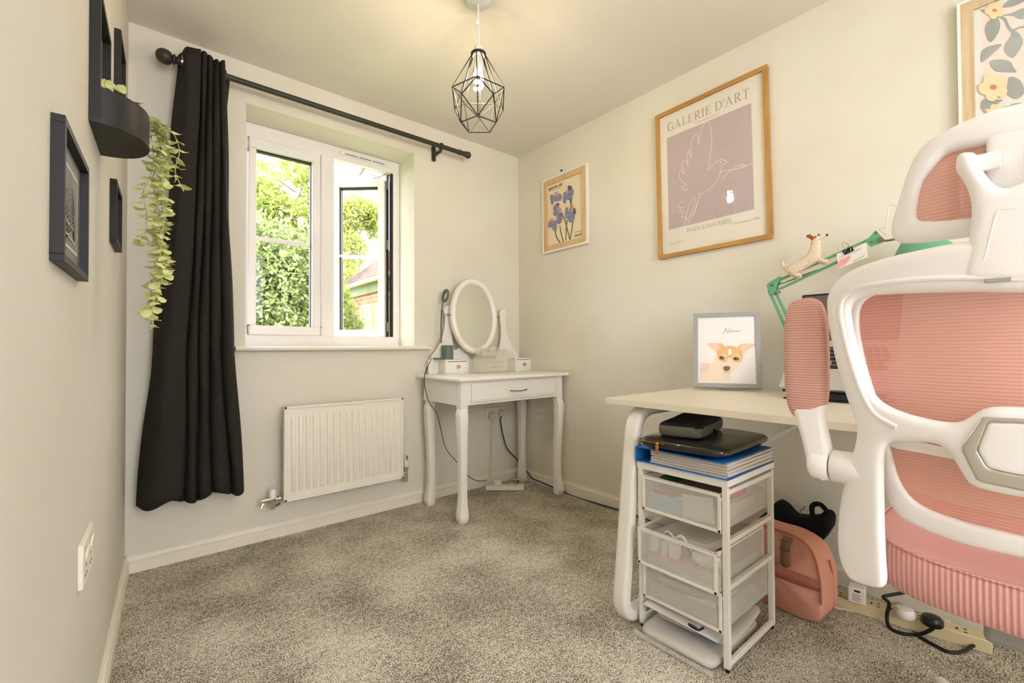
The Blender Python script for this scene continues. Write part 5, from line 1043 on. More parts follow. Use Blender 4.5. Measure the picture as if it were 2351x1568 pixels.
m = MB(); m.tube([(-.868, -1.59, .012), (-.868, -1.85, .012)], .006, 8); m.add(*pillow(Matrix.Translation((-.66, -1.715, .001)) , .01, .01, .002)); m = MB(); m.tube([(-.874, -1.585, .010), (-.872, -1.838, .010)], .0075, 10); m.build('zip_spine', 'clear_plastic', label='clear plastic slide binder spine lying in front of the wallet', cat='spine')
m = MB(); m.add(*pillow(Matrix.Translation((-.655, -1.72, .041)) @ Zr(R(4), 4, 'Z'), .28, .245, .026, e=9, kp=.25, seed=5)); m.build('document_wallet', 'frost_plastic', smooth=70, label='upper bulging plastic wallet of papers under the drawers', cat='folder')
slab('booklet', 'blue-edged booklet sloping out below the bottom drawer', 'booklet', (-.755, -1.70, .082), (.14, .235, .003), 4, 'blue_folder', (5, -6))
slab('booklet', 'white booklet lying on the blue-edged one under the drawers', 'booklet', (-.760, -1.705, .0865), (.14, .235, .003), 6, 'plain_paper', (5, -6))
m = MB(); m.tube(smooth_pts([hit(1600, 1443, 2, .1), hit(1582, 1433, 2, .105), hit(1590, 1440, 2, .104), hit(1604, 1446, 2, .104), hit(1615, 1441, 2, .105)], 6), .0035, 8); m.build('elastic_band', 'black_cable', label='black elastic loop on the plastic wallet under the drawers', cat='band')
# on top of the unit
t = thing('ring_binder', 'blue ring binder full of sleeves on top of the drawer unit', 'folder', (-.67, -1.71, UZ)); z = UZ+.001
m = MB(); m.box((-.829, -1.868, z), (-.50, -1.562, z+.002)); m.box((-.829, -1.564, z), (-.50, -1.562, z+.048)); m.box((-.829, -1.86, z+.046), (-.50, -1.562, z+.048), rot=Zr(R(.0), 3, 'X')); m.build('cover', 'blue_folder', t, bevel=.0008)
for k_ in range(15): m = MB(Matrix.Translation((-.665+.003*((k_*7) % 3), -1.735-.0018*((k_*5) % 4), z+.003+k_*.0028)) @ Zr(R(-1+(k_*37 % 5)*.5), 4, 'Z')); m.box((-.155, -.125, 0), (.155, .125, .0024)); m.build('sleeve', 'paper', t, bevel=.0004)
t = thing('laptop_sleeve', 'glossy black textured laptop sleeve with gold zip on the blue binder', 'laptop sleeve', (-.65, -1.71, .60))
m = MB(); XS = Matrix.Translation((-.645, -1.708, .596)) @ Zr(R(2), 4, 'Z'); vs, fs = pillow(XS, .385, .285, .038, 16, 9, .001, 2, kp=.22); m.add(vs, fs); m.build('body', 'croc_black', t, smooth=70)
m = MB(); pts = [XS @ Vector((-.192+.004, y, .026)) for y in (.125, .06, -.0)]; m.tube([XS @ Vector((-.10, .1425, .024)), XS @ Vector((-.172, .1405, .024)), XS @ Vector((-.189, .128, .024)), XS @ Vector((-.1925, .09, .024)), XS @ Vector((-.1925, .04, .024))], .0018, 6); m.build('zip', 'brass', t)
m = MB(); p_ = XS @ Vector((-.196, .062, .024)); m.sphere(p_, .005, 10); m.bar(p_, p_+Vector((-.003, 0, -.034)), .010, .0022, (1, 0, 0)); m.build('zip_puller', 'brass', t, bevel=.0005)
t = thing('zip_pouch', 'grey and black fabric zip pouch on top of the laptop sleeve', 'pouch', (-.66, -1.66, .634)); ZP = .634
a_ = hit(1502, 1001, 2, ZP); b_ = hit(1606, 1014, 2, ZP); c_ = hit(1668, 984, 2, ZP); ux = (b_-a_); vx = (c_-b_); cen = a_+ux/2+vx/2; ang = math.atan2(ux.y, ux.x)
XP = Matrix.Translation((cen.x, cen.y, ZP)) @ Zr(ang, 4, 'Z'); m = MB(); vs, fs = pillow(XP, ux.length, vx.length*.95, .046, 16, 8, .0012, 4, kp=.15); m.add(vs, fs)
for i, f in enumerate(m.f):
    c = sum((m.v[k] for k in f), Vector())/len(f)
    if c.z > ZP+.036: m.mi[i] = 1
m.build('body', ['felt_grey', 'felt_black'], t, smooth=60)
m = MB(); vs, fs = pillow(XP @ Matrix.Translation((.01, .01, .034)), ux.length*.8, vx.length*.7, .026, 12, 4, .002, 6); m.add(vs, fs); m.build('flap', 'felt_black', t, smooth=60)
m = MB(); m.tube(smooth_pts([XP @ Vector((ux.length*.46, .0, .02)), XP @ Vector((ux.length*.56, -.01, .012)), XP @ Vector((ux.length*.62, -.04, .006))], 5), .004, 6); m.build('strap', 'felt_black', t)

# ================================================================== BAGS
t = thing('overnight_bag', 'salmon pink bag with tan buckle strap on the carpet behind the drawers', 'bag', (-.31, -1.82, 0))
XB = Matrix.Translation((-.298, -1.812, 0)) @ Zr(R(-3), 4, 'Z'); BWd, BH, BD = .31, .272, .165
def bag(X, W, H, Dp, seed=2):
    rg = np.random.RandomState(seed); vs = []; n = 22; k = 40
    def outline(a):     # rounded-top outline in (y, z)
        c, s_ = math.cos(a), math.sin(a); e = 8 if s_ < 0 else 3.6; rr = 1/((abs(c)**e+abs(s_)**e)**(1/e)); return c*rr, s_*rr
    for i in range(n+1):
        u = -1+2*i/n; sh = (1-abs(u)**12)**.12 if abs(u) < 1 else 0.0
        for j in range(k):
            a = 2*PI*j/k; y, z = outline(a); tap = 1-.12*max(0, z); xx = u*Dp/2*(1-.35*max(0, z)**2)
            w = .004*math.sin(y*9+z*4+i*.5)*math.cos(z*7+j*.3)
            vs.append(X @ Vector((xx+w, y*W/2*sh*tap, H/2+z*H/2*sh*(1 if z > 0 else 1))))
    fs = [(i*k+j, i*k+(j+1) % k, (i+1)*k+(j+1) % k, (i+1)*k+j) for i in range(n) for j in range(k)]; return vs, fs
m = MB(); m.add(*bag(XB, BWd, BH, BD)); 
m.build('body', 'salmon', t, smooth=70)
m = MB(); vs = []
for j in range(21):
    y = -BWd/2*.985+BWd*.97*j/20; vs += [XB @ Vector((-BD/2*1.0-.0035+.012*abs(y/(BWd/2))**6, y, .118)), XB @ Vector((-BD/2*1.0-.0035+.012*abs(y/(BWd/2))**6, y, .156))]
m.add(vs, [(2*i, 2*i+1, 2*i+3, 2*i+2) for i in range(20)]); o = m.build('band', 'salmon_dark', t, smooth=60); sm = o.modifiers.new('s', 'SOLIDIFY'); sm.thickness = .003
m = MB(); ring = []
for j in range(33):
    a = PI*j/32*1.25-R(22); 
    c, s_ = math.cos(a), math.sin(a); e = 3.6 if s_ > 0 else 8; rr = 1/((abs(c)**e+abs(s_)**e)**(1/e)); z = s_*rr; tap = 1-.12*max(0, z); ring.append(XB @ Vector((-BD/2*(1-.35*max(0, z)**2)*.96, c*rr*BWd/2*tap*.99, BH/2+z*BH/2*.99)))
m.tube(ring, .0032, 6); m.build('piping', 'salmon_dark', t)
m = MB(); m.tube([XB @ Vector((x, -BWd/2*.985, z)) for x, z in ((.03, .02), (.03, .10), (.02, .16), (.0, .2))], .003, 6); m.build('side_zip', 'salmon_dark', t)
sy = (XB.inverted() @ hit(1802, 1300, 0, -.39)).y
m = MB(); pts = [(-.062, .262), (-.070, .250), (-.0815, .235), (-.0875, .21), (-.0885, .172), (-.0885, .163)]
vs = []
for k_, (x, z) in enumerate(pts):
    w = .0155 if k_ < 5 else .007; vs += [XB @ Vector((x, sy-w, z)), XB @ Vector((x, sy+w, z))]
m.add(vs, [(2*i, 2*i+1, 2*i+3, 2*i+2) for i in range(len(pts)-1)]); o = m.build('strap', 'tan_leather', t, smooth=60); sm = o.modifiers.new('s', 'SOLIDIFY'); sm.thickness = .003
m = MB(); bz = .236; bl = [XB @ Vector((-.084-.006*((z-bz)/.016 < 0)+.004*((z-bz)/.016 > 0), sy+y, z)) for y, z in ((-.019, bz-.014), (.019, bz-.014), (.019, bz+.014), (-.019, bz+.014))]; m.tube(bl, .0018, 8, closed=True); m.tube([(bl[0]+bl[1])/2, (bl[2]+bl[3])/2], .0014, 6); m.build('buckle', 'dull_chrome', t)
# black tote behind
t = thing('black_bag', 'black fabric bag slumped behind the salmon bag under the desk', 'bag', (-.14, -1.83, 0))
bo = [(1690, 1240), (1720, 1205), (1760, 1175), (1786, 1148), (1806, 1160), (1828, 1180), (1850, 1184), (1880, 1184), (1893, 1172), (1903, 1175), (1914, 1186), (1914, 1208), (1898, 1232), (1878, 1255), (1866, 1275), (1862, 1330)]
P2 = [(hit(a, b, 0, -.14).y, hit(a, b, 0, -.14).z) for a, b in bo]; P2 += [(P2[-1][0], .012), (P2[0][0]+.02, .012)]
vs, fs = moulded(P2, [], .11, .035, .007, 6); m = MB(); m.add([(-.135+v.z+.008*math.sin(v.x*40+v.y*30), v.x, v.y) for v in vs], fs); m.build('body', 'black_nylon', t, smooth=80)
m = MB(); m.tube(smooth_pts([hit(1866, 1186, 0, -.17), hit(1864, 1165, 0, -.17), hit(1872, 1157, 0, -.17), hit(1886, 1160, 0, -.17), hit(1902, 1178, 0, -.17)], 6), .009, 8); m.build('handle', 'black_nylon', t, smooth=60)
m = MB(); m.tube(smooth_pts([hit(1838, 1184, 0, -.19), hit(1838, 1172, 0, -.19), hit(1843, 1170, 0, -.19), hit(1848, 1162, 0, -.19)], 5), .0015, 6); m.build('hook', 'dull_chrome', t)

# ================================================================== FLOOR LEADS BY THE RIGHT WALL
Q1 = hit(1916, 1393, 2, 0); Q2 = hit(2280, 1506, 2, 0); d = (Q2-Q1); ang = math.atan2(d.y, d.x); Ln = d.length
XE = Matrix.Translation((Q1.x, Q1.y, 0)) @ Zr(ang, 4, 'Z') @ Matrix.Translation((-.05, 0, 0)); 
t = thing('extension_lead', 'long cream extension lead on the carpet by the right wall under the chair', 'extension lead', (Q1.x, Q1.y, 0))
m = MB(XE); m.box((0, 0, 0), (Ln+.05, .058, .040)); st_ = m.build('socket_strip', 'socket_yellow', t, bevel=.003)
NG = 7
for i in range(NG):
    x = .05+i*(Ln-.02)/NG; m = MB(XE); m.box((x-.006, .020, .0395), (x+.0, .030, .0412)); m.box((x+.012, .010, .0395), (x+.020, .014, .0412)); m.box((x+.012, .032, .0395), (x+.020, .036, .0412)); m.build('pin_slot', 'socket_dark', st_)
for i in range(3): m = MB(XE); x = .09+i*(Ln-.02)/3; m.box((x, .046, .0395), (x+.014, .054, .044)); m.build('switch', 'socket_white', st_, bevel=.001)
t = thing('usb_charger', 'white USB charger cube plugged in the cream extension lead', 'charger', tuple(hit(1970, 1380, 2, .05))); cc = hit(1968, 1378, 2, .045)
XC = Matrix.Translation(cc) @ Zr(ang, 4, 'Z'); m = MB(XC); m.box((-.025, -.02, -.004), (.025, .022, .05)); m.build('body', 'white_plastic', t, bevel=.004)
m = MB(XC); m.box((-.006, -.0212, .036), (.010, -.0198, .042)); m.build('port', 'black_plastic', t)
m = MB(XC)
for k_ in range(5): m.box((-.012, -.0208, .005+k_*.005), (.012-.004*(k_ % 2), -.0199, .0065+k_*.005))
m.build('fine_print', 'print_grey', t)
pp = hit(2078, 1413, 2, .045); plug('plug', 'white plug with a white cable in the cream extension lead', tuple(pp-Vector((0, 0, .003))), (0, 0, 1), 'white_plastic', 1, 'white_cable', r=.027,
     pts=[pp+Vector((-.02, 0, .012)), hit(2084, 1419, 2, .03), hit(2080, 1400, 2, .06), hit(2066, 1385, 2, .065), hit(2048, 1386, 2, .05), hit(2030, 1400, 2, .02), hit(2010, 1410, 2, .004), hit(1965, 1404, 2, .004), hit(1915, 1394, 2, .004), hit(1880, 1385, 2, .004)], cr=.0033)
pp = hit(2140, 1432, 2, .045); plug('plug', 'black plug with a thick black cable in the cream extension lead', tuple(pp-Vector((0, 0, .003))), (0, 0, 1), 'black_plastic', 1, 'black_cable', r=.028,
     pts=[pp+Vector((-.02, -.0, .014)), hit(2142, 1442, 2, .04), hit(2110, 1456, 2, .005), hit(2070, 1454, 2, .005), hit(2042, 1440, 2, .006), hit(2036, 1415, 2, .03), hit(2041, 1385, 2, .08), hit(2028, 1371, 2, .10), hit(2050, 1365, 2, .10), hit(2092, 1358, 2, .10), hit(2140, 1350, 2, .10)], cr=.0055)
m = MB(); m.tube(smooth_pts([hit(2108, 1460, 2, .005), hit(2140, 1478, 2, .005), hit(2180, 1497, 2, .005), hit(2215, 1494, 2, .006), hit(2260, 1470, 2, .02), hit(2335, 1470, 2, .02)], 8), .005, 8); m.build('floor_cable', 'black_cable', label='black cable trailing across the carpet beyond the chair', cat='cable')

# ================================================================== PINK MESH OFFICE CHAIR, its back to the camera
YC = -2.437
ch = thing('office_chair', 'white and pink mesh office chair in front of the desk, back to the room', 'chair', (-.80, YC, 0))
def surf(y, z): return -1.125+.85*(y-YC)**2-.10*(z-.80)
def hs(px, py, off=0):
    x = -1.1
    for _ in range(8): p = hit(px, py, 0, x); x = surf(p.y, p.z)+off
    return (p.y, p.z)
def mirrored(pts, off=0, n=4, closed=True):      # left half in photo points, top centre to bottom centre
    L_ = [hs(a, b, off) for a, b in pts]; L_ = [(max(y, YC), z) for y, z in L_]
    full = L_+[(2*YC-y, z) for y, z in reversed(L_)]
    out = []
    for p in full:
        if not out or (abs(p[0]-out[-1][0])+abs(p[1]-out[-1][1])) > .002: out.append(p)
    if (abs(out[0][0]-out[-1][0])+abs(out[0][1]-out[-1][1])) < .002: out.pop()
    return sp2(out, n)
def shell(name, outer, holes_, th, bev, off, mt, par, vox=.0038, it=6, sf_=surf, extra=None):
    vs, fs = moulded(outer, holes_, th, bev, vox, it); m = MB()
    m.add([(sf_(v.x, v.y)+off+v.z+(extra(v.x, v.y) if extra else 0), v.x, v.y) for v in vs], fs); return m.build(name, mt, par, smooth=80)
OUT = [(2336, 546), (2290, 547), (2224, 554), (2153, 566), (2048, 589), (1989, 607), (1950, 625), (1918, 650), (1902, 682), (1901, 720), (1910, 780), (1926, 850), (1945, 910), (1962, 958), (1969, 990), (1964, 1025), (1950, 1070), (1937, 1120), (1928, 1180), (1925, 1240), (1931, 1285), (1947, 1318), (1962, 1332), (2010, 1346), (2030, 1346), (2037, 1330), (2034, 1280), (2031, 1200), (2030, 1120), (2030, 1060), (2034, 1030), (2044, 1016), (2065, 1012), (2110, 1014), (2150, 1018), (2176, 1034), (2198, 1066), (2222, 1104), (2240, 1116), (2262, 1123), (2300, 1132), (2336, 1139)]
UP = [(2336, 672), (2270, 671), (2200, 671), (2120, 673), (2040, 676), (1992, 680), (1966, 690), (1955, 712), (1960, 752), (1978, 825), (2002, 892), (2028, 924), (2080, 948), (2150, 965), (2198, 969), (2222, 960), (2250, 942), (2275, 934), (2300, 933), (2336, 934)]
bf = shell('back_frame', mirrored(OUT), [mirrored(UP)], .034, .014, 0, 'chair_plastic', ch, extra=lambda y, z: .0)
# raised inner rim along the upper opening
def ring_tube(name, pts, r, off, mt, par, closed=True, sc=1):
    P = [Vector((surf(y, z)+off, y, z)) for y, z in pts]; m = MB(); m.tube(P, r, 8, closed=closed); return m.build(name, mt, par, smooth=70)
RIM = [(2336, 640), (2240, 638), (2120, 641), (2030, 650), (1975, 660), (1940, 680), (1930, 712), (1937, 760), (1957, 835), (1982, 905), (2010, 950), (2060, 980)]
LR = [hs(a, b, -.014) for a, b in RIM]; LR = [(p.x, p.y) for p in smooth_pts([(a, b, 0) for a, b in LR], 5)]
ring_tube('frame_rib', list(reversed(LR))+[(2*YC-y, z) for y, z in LR[1:]], .0055, -.0145, 'chair_plastic', bf, closed=False)
# front frame that carries the mesh
FO = [(2336, 590), (2200, 600), (2060, 625), (1960, 660), (1930, 720), (1945, 820), (1985, 940), (2015, 1020), (2024, 1090), (2033, 1141), (2047, 1170), (2072, 1196), (2131, 1226), (2216, 1256), (2336, 1285)]
FI = [(2336, 655), (2200, 660), (2060, 668), (1990, 690), (1975, 740), (1990, 830), (2020, 930), (2040, 1010), (2052, 1060), (2063, 1100), (2088, 1142), (2131, 1172), (2216, 1202), (2336, 1232)]
def surf2(y, z): return surf(y, z)+.045+.10*max(0, .80-z)
ff = shell('mesh_frame', mirrored(FO, .05), [mirrored(FI, .05)], .022, .009, 0, 'chair_plastic', ch, sf_=surf2)
XB_ = [(2336, 1076), (2191, 1058), (2120, 1044), (2041, 1026), (2036, 1008), (2120, 1020), (2182, 1032), (2336, 1048)]
shell('cross_band', mirrored([(2336, 1040), (2182, 1028), (2120, 1016), (2034, 1004), (2040, 1026), (2120, 1042), (2191, 1056), (2336, 1074)], .05), [], .012, .004, .002, 'chair_plastic', ff, sf_=surf2)
m = MB(); ml = mirrored([(2336, 630), (2060, 645), (1965, 680), (1955, 740), (1970, 830), (2005, 940), (2025, 1010), (2040, 1070), (2055, 1115), (2080, 1155), (2131, 1195), (2216, 1225), (2336, 1255)], .05)
zs = [p[1] for p in ml]; z0, z1 = min(zs), max(zs); rows = []
NZ_, NY_ = 60, 40
def span(z):
    xs = []
    for i in range(len(ml)):
        a, b = ml[i], ml[(i+1) % len(ml)]
        if (a[1]-z)*(b[1]-z) <= 0 and a[1] != b[1]: xs.append(a[0]+(b[0]-a[0])*(z-a[1])/(b[1]-a[1]))
    return (min(xs), max(xs)) if len(xs) > 1 else (YC-.05, YC+.05)
vs = []
for i in range(NZ_+1):
    z = z0+.0008+(z1-z0-.0016)*i/NZ_; a, b = span(z)
    for j in range(NY_+1): y = a+(b-a)*j/NY_; vs.append((surf2(y, z)+.004, y, z))
m.add(vs, [(i*(NY_+1)+j, i*(NY_+1)+j+1, (i+1)*(NY_+1)+j+1, (i+1)*(NY_+1)+j) for i in range(NZ_) for j in range(NY_)]); m.build('back_mesh', 'back_fabric', ch, smooth=80)
# lumbar badge
HXO = [(2336, 957), (2262, 954), (2254, 958), (2212, 1020), (2211, 1030), (2243, 1094), (2252, 1101), (2336, 1119)]; HXI = [(2336, 968), (2278, 966), (2270, 970), (2249, 1022), (2249, 1034), (2268, 1066), (2278, 1072), (2336, 1084)]
lb = shell('lumbar_trim', mirrored(HXO, n=1), [mirrored(HXI, n=1)], .010, .002, -.0165, 'chrome', ch, vox=.0022, it=2)
shell('lumbar_plate', mirrored(HXI, n=1), [], .008, .002, -.0165, 'chair_plastic', ch, vox=.003, it=2)
# headrest
def surfh(y, z): return -1.115+1.1*(y-YC)**2-.06*(z-1.1)
def hsh(px, py):
    x = -1.1
    for _ in range(8): p = hit(px, py, 0, x); x = surfh(p.y, p.z)
    return (p.y, p.z)
def mirh(pts, n=4):
    L_ = [hsh(a, b) for a, b in pts]; L_ = [(max(y, YC), z) for y, z in L_]; full = L_+[(2*YC-y, z) for y, z in reversed(L_)]; out = []
    for p in full:
        if not out or (abs(p[0]-out[-1][0])+abs(p[1]-out[-1][1])) > .002: out.append(p)
    return sp2(out, n)
HO = [(2336, 241), (2290, 252), (2241, 270), (2190, 292), (2140, 320), (2110, 348), (2090, 385), (2075, 425), (2060, 475), (2048, 515), (2048, 540), (2060, 556), (2085, 559), (2130, 556), (2225, 545), (2280, 538), (2336, 532)]
HI = [(2336, 318), (2290, 325), (2253, 334), (2195, 347), (2165, 360), (2138, 392), (2120, 416), (2110, 450), (2105, 485), (2106, 500), (2114, 507), (2165, 507), (2228, 501), (2280, 496), (2336, 491)]
hd_ = shell('headrest_frame', mirh(HO), [mirh(HI)], .030, .013, 0, 'chair_plastic', ch, sf_=surfh, vox=.0034)
hmv = mirh(HI, 2); m = MB(); ml = mirh([(a, b) for a, b in [(2336, 300), (2253, 318), (2165, 345), (2120, 390), (2096, 450), (2092, 500), (2105, 518), (2165, 518), (2228, 512), (2336, 502)]], 4)
zs = [p[1] for p in ml]; z0, z1 = min(zs), max(zs); vs = []
for i in range(31):
    z = z0+.0008+(z1-z0-.0016)*i/30; a, b = span(z)
    for j in range(25): y = a+(b-a)*j/24; vs.append((surfh(y, z)+.006-.0*(z-z0), y, z))
m.add(vs, [(i*25+j, i*25+j+1, (i+1)*25+j+1, (i+1)*25+j) for i in range(30) for j in range(24)]); m.build('headrest_mesh', 'back_fabric', hd_, smooth=80)
CP = [(2336, 300), (2268, 318), (2265, 332), (2266, 420), (2268, 500), (2336, 492)]
shell('headrest_panel', mirh(CP, 2), [], .016, .005, -.006, 'chair_plastic', hd_, sf_=surfh, vox=.003, it=3)
# bracket that carries the headrest
def surfb(y, z): return surfh(y, z)-.042-.02*max(0, 1.12-z)*0
BR = [(2336, 425), (2320, 433), (2303, 434), (2284, 425), (2266, 405), (2250, 380), (2244, 358), (2234, 351), (2205, 354), (2196, 366), (2195, 392), (2206, 408), (2220, 432), (2229, 462), (2231, 495), (2226, 545), (2217, 590), (2209, 625), (2211, 640), (2232, 648), (2262, 652), (2336, 653)]
def hsb(px, py):
    x = -1.15
    for _ in range(8): p = hit(px, py, 0, x); x = surfb(p.y, p.z)
    return (p.y, p.z)
_h = hsh; 
L_ = [hsb(a, b) for a, b in BR]; L_ = [(max(y, YC), z) for y, z in L_]; full = L_+[(2*YC-y, z) for y, z in reversed(L_)]; outb = []
for p in full:
    if not outb or (abs(p[0]-outb[-1][0])+abs(p[1]-outb[-1][1])) > .002: outb.append(p)
hb = shell('headrest_bracket', sp2(outb, 4), [], .032, .012, 0, 'chair_plastic', ch, sf_=surfb, vox=.0034)
pa = [hsb(a, b) for a, b in [(2336, 483), (2300, 487), (2288, 500), (2276, 545), (2262, 600)]]
for sgn in (1, -1):
    m = MB(); m.tube([Vector((surfb(y, z)-.0155, y if sgn > 0 else 2*YC-y, z)) for y, z in [(p.x, p.y) for p in smooth_pts([(a, b, 0) for a, b in pa], 5)]], .0013, 6); m.build('bracket_groove', 'chair_plastic', hb, smooth=60)
for a, b in ((2263, 2326), (2336-.0, 2336)):
    pass
for s0, s1 in ((2263, 2325),):
    y0, z0 = hsb(s0, 648); y1, z1 = hsb(s1, 650)
    for mir in (0, 1):
        ya, yb = (y0, y1) if not mir else (2*YC-y0, 2*YC-y1); m = MB(); m.box((surfb(YC, z0)-.0175, min(ya, yb), z0-.003), (surfb(YC, z0)-.012, max(ya, yb), z0+.003)); m.build('slot', 'grey_frame', hb, bevel=.001)
for mir in (1, -1):
    y0 = YC+mir*(hsb(2268, 370)[0]-YC); z0 = hsb(2250, 370)[1]; m = MB(); m.cyl((surfb(y0, z0)+.012, y0+mir*.018, z0), (surfb(y0, z0)+.012, y0-mir*.012, z0), .0125, n=20); m.build('hinge_pin', 'chair_plastic', hb, smooth=50)
    m = MB(); z1 = hsb(2290, 662)[1]; 
m = MB(); m.box((surf(YC, 1.0)-.022, YC-.03, 1.02), (surf(YC, 1.0), YC+.03, 1.05)); m.build('bracket_mount', 'chair_plastic', hb, bevel=.004)
# arms, swung up
def superbox(c, h, e, n=24, bend=0, taper=0):
    vs = []; k = n*2
    for i in range(n+1):
        th = -PI/2+PI*i/n; st, ct = math.sin(th), math.cos(th)
        for j in range(k):
            a = 2*PI*j/k; f = lambda v, q: math.copysign(abs(v)**(2/q), v)
            x = f(math.cos(a), e)*f(ct, e) if ct > 1e-6 else 0; y = f(math.sin(a), e)*f(ct, e) if ct > 1e-6 else 0; z = f(st, e)
            vs.append(Vector((c[0]+x*h[0], c[1]+y*h[1]*(1+taper*z), c[2]+z*h[2])))
    return vs, [(i*k+j, i*k+(j+1) % k, (i+1)*k+(j+1) % k, (i+1)*k+j) for i in range(n) for j in range(k)]
AXP = -1.06; pT, pB, pL, pR_ = hit(1850, 683, 0, AXP-.02), hit(1850, 966, 0, AXP-.02), hit(1796, 800, 0, AXP-.02), hit(1894, 800, 0, AXP-.02)
pcn = Vector((AXP, (pL.y+pR_.y)/2, (pT.z+pB.z)/2)); phh = ((.026), (pL.y-pR_.y)/2, (pT.z-pB.z)/2)
pvz = hit(1905, 1071, 0, -1.075)
for mir in (1, -1):
    MY = (lambda y: y) if mir > 0 else (lambda y: 2*YC-y)
    def mv(vs): return [Vector((v[0], MY(v[1]), v[2])) for v in vs]
    m = MB(); vs, fs = superbox(pcn, phh, 3.6, 28, taper=-.0); m.add(mv(vs), fs); m.build('arm_pad', 'pad_fabric', ch, smooth=80)
    # post from the pivot to the pad
    ol = [hit(a, b, 0, AXP) for a, b in [(1826, 930), (1832, 960), (1846, 1010), (1858, 1062), (1874, 1090), (1905, 1100), (1912, 1040), (1902, 990), (1896, 950), (1896, 925)]]
    vs, fs = moulded(sp2([(p.y, p.z) for p in ol], 3), [], .036, .012, .0035, 5); m = MB(); m.add([(AXP-.004+v.z, MY(v.x), v.y) for v in vs], fs); m.build('arm_post', 'chair_plastic', ch, smooth=80)
    zp = pvz.z; ya, yb, yc2, yd = hit(1855, 1070, 0, -1.075).y, hit(1903, 1070, 0, -1.075).y, hit(1907, 1070, 0, -1.075).y, hit(1972, 1070, 0, -1.075).y
    m = MB(); R0 = .0295; m.tube(mv([(-1.062, ya, zp), (-1.062, ya-.004, zp), (-1.062, ya-.010, zp), (-1.062, yb+.002, zp), (-1.062, yb, zp)]), [R0*.72, R0*.92, R0, R0, R0*.96], 36); m.build('arm_joint', 'chair_plastic', ch, smooth=50)
    m = MB(); m.tube(mv([(-1.062, yc2, zp), (-1.062, yc2-.002, zp), (-1.062, yd, zp), (-1.070, yd-.02, zp-.004)]), [R0*.97, R0*1.03, R0*1.05, R0*.9], 36); m.build('arm_hub', 'chair_plastic', ch, smooth=50)
    m = MB(); m.tube(mv([(-1.062, yb+.004, zp), (-1.062, yc2-.004, zp)]), R0*.85, 24); m.build('joint_washer', 'grey_column', ch)
    # carrier under the seat
    y0 = hs(1980, 1325)[0]; z0 = hs(1980, 1335)[1]
    m = MB(); m.tube(mv([(surf(y0, z0)+.01, y0-.012, z0+.03), (-1.0, y0-.016, z0+.01), (-.90, YC+.15, .500)]), .012, 10); m.build('back_carrier', 'chair_plastic', ch, smooth=60)
# seat
m = MB(); SX0, SX1, SH = -1.035, -.545, .225; vs = []; ns = 40; prof = []
st_, sb_2 = .548, .458
rows = [(0.0, sb_2-.0), (.35, sb_2-.004), (.86, sb_2), (.955, sb_2+.010), (.99, sb_2+.028), (1.0, sb_2+.048), (.994, st_-.014), (.975, st_-.003), (.94, st_+.001), (.80, st_-.002), (.4, st_-.008), (0, st_-.010)]
for k_, z in rows:
    for j in range(ns*2):
        a = 2*PI*j/(ns*2); e = 5.0; c, s_ = math.cos(a), math.sin(a); rr = 1/((abs(c)**e+abs(s_)**e)**(1/e)); x = c*rr; y = s_*rr
        bowl = .016*abs(y*k_)**3 if z > .5 else 0
        front = -.03*max(0, x*k_-.55)**2*4 if z > .5 else 0
        rear = -.022*(1-y*y)*max(0, -x)**3*k_      # rear edge bows back
        vs.append(((SX0+SX1)/2+x*(SX1-SX0)/2*k_+rear, YC+y*SH*k_, z+bowl+front))
n = ns*2; m.add(vs, [(i*n+j, i*n+(j+1) % n, (i+1)*n+(j+1) % n, (i+1)*n+j) for i in range(len(rows)-1) for j in range(n)]); seat = m.build('seat_cushion', 'seat_fabric', ch, smooth=80)
m = MB(); pp = []
for j in range(ns*2):
    a = 2*PI*j/(ns*2); e = 5.0; c, s_ = math.cos(a), math.sin(a); rr = 1/((abs(c)**e+abs(s_)**e)**(1/e)); x, y = c*rr, s_*rr; k_ = .978
    pp.append(((SX0+SX1)/2+x*(SX1-SX0)/2*k_-.022*(1-y*y)*max(0, -x)**3, YC+y*SH*k_, st_-.002+.016*abs(y)**3-.03*max(0, x*k_-.55)**2*4))
m.tube(pp, .0016, 6, closed=True); m.build('seam', 'seat_fabric', seat, smooth=60)
m = MB(); m.box((-.90, YC-.16, .440), (-.62, YC+.16, .462)); m.build('seat_pan', 'grey_column', ch, bevel=.008)
m = MB(); m.box((-.90, YC-.07, .375), (-.72, YC+.07, .44)); m.build('tilt_mechanism', 'grey_column', ch, bevel=.01)
m = MB(); m.cyl((-.80, YC, .10), (-.80, YC, .26), .028, n=24); m.cyl((-.80, YC, .25), (-.80, YC, .39), .016, n=20); m.build('gas_column', 'grey_column', ch, smooth=40)
m = MB(); m.lathe([(.04, -.03), (.05, -.02), (.05, .02), (.04, .03)], (-.80, YC, .105), n=28); hub = m.build('base_hub', 'chair_plastic', ch, smooth=40)
a0 = math.atan2(.175, .27)
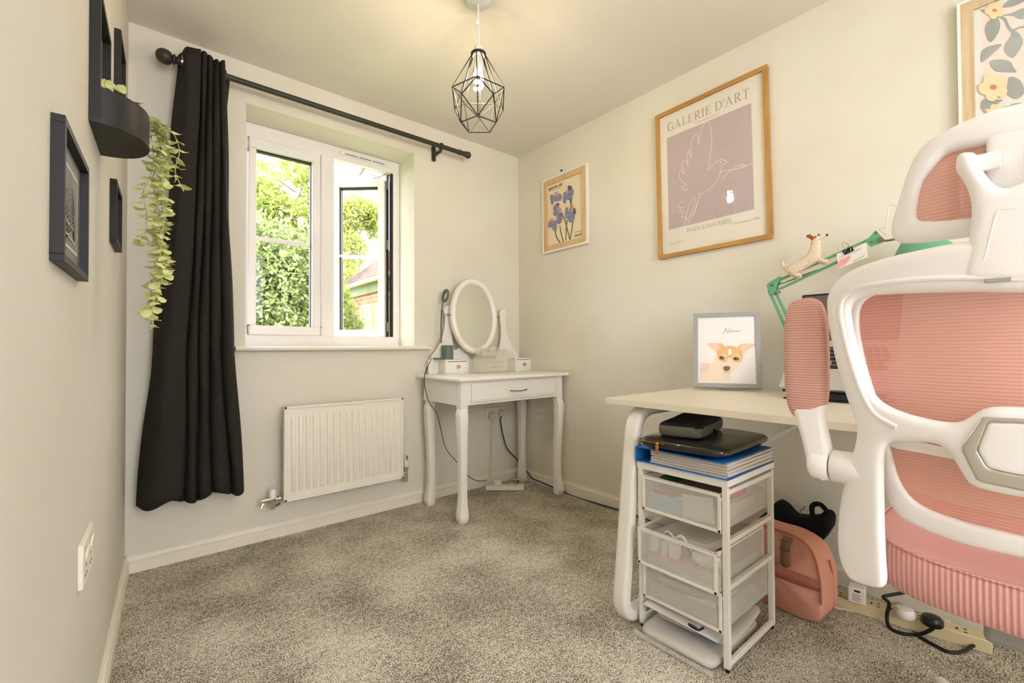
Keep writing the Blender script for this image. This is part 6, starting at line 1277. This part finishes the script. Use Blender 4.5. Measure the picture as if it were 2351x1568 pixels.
for i in range(5):
    a = a0+2*PI*i/5; d = Vector((math.cos(a), math.sin(a), 0)); c0 = Vector((-.80, YC, 0)); sd_ = Vector((-d.y, d.x, 0))
    m = MB(); vs = []
    for s_, w, zt_, zb_ in ((.03, .026, .125, .085), (.12, .022, .112, .082), (.22, .018, .095, .072), (.295, .017, .082, .062), (.325, .016, .078, .062), (.335, .010, .074, .064)):
        for u_, z_ in ((-1, zb_), (-1, (zt_+zb_)/2+.004), (-.55, zt_), (.55, zt_), (1, (zt_+zb_)/2+.004), (1, zb_)): vs.append(c0+d*s_+sd_*(u_*w)+Vector((0, 0, z_)))
    m.add(vs, [(i_*6+j, i_*6+(j+1) % 6, (i_+1)*6+(j+1) % 6, (i_+1)*6+j) for i_ in range(5) for j in range(6)]+[tuple(range(6)), tuple(range(35, 29, -1))]); m.build('base_leg', 'chair_plastic', ch, smooth=40, bevel=.003)
    w0 = c0+d*.315; m = MB(); m.tube([w0+sd_*(-.024)+Vector((0, 0, .028)), w0+sd_*(-.022)+Vector((0, 0, .028)), w0+sd_*(-.006)+Vector((0, 0, .028))], [.024, .028, .028], 20); m.tube([w0+sd_*.006+Vector((0, 0, .028)), w0+sd_*.022+Vector((0, 0, .028)), w0+sd_*.024+Vector((0, 0, .028))], [.028, .028, .024], 20); m.cyl(w0+Vector((0, 0, .028)), w0+Vector((0, 0, .066)), .008, n=10); m.cyl(w0-sd_*.02+Vector((0, 0, .028)), w0+sd_*.02+Vector((0, 0, .028)), .006, n=10); m.build('caster', 'grey_column', ch, smooth=40)

# repeats carry a shared group
GR = {'plug': 'plugs in the sockets and extension leads', 'letter_pile': 'piles of papers in the mesh drawers', 'booklet': 'booklets under the mesh drawers', 'document_wallet': 'plastic wallets under the mesh drawers', 'charger': 'white chargers in the middle drawer',
      'framed_print': 'framed prints on the right wall', 'extension_lead': 'extension leads on the carpet', 'double_socket': 'double wall sockets'}
for o in bpy.data.objects:
    k = o.name.split('.')[0]
    if o.parent is None and k in GR and not o.get('group'): o['group'] = GR[k]
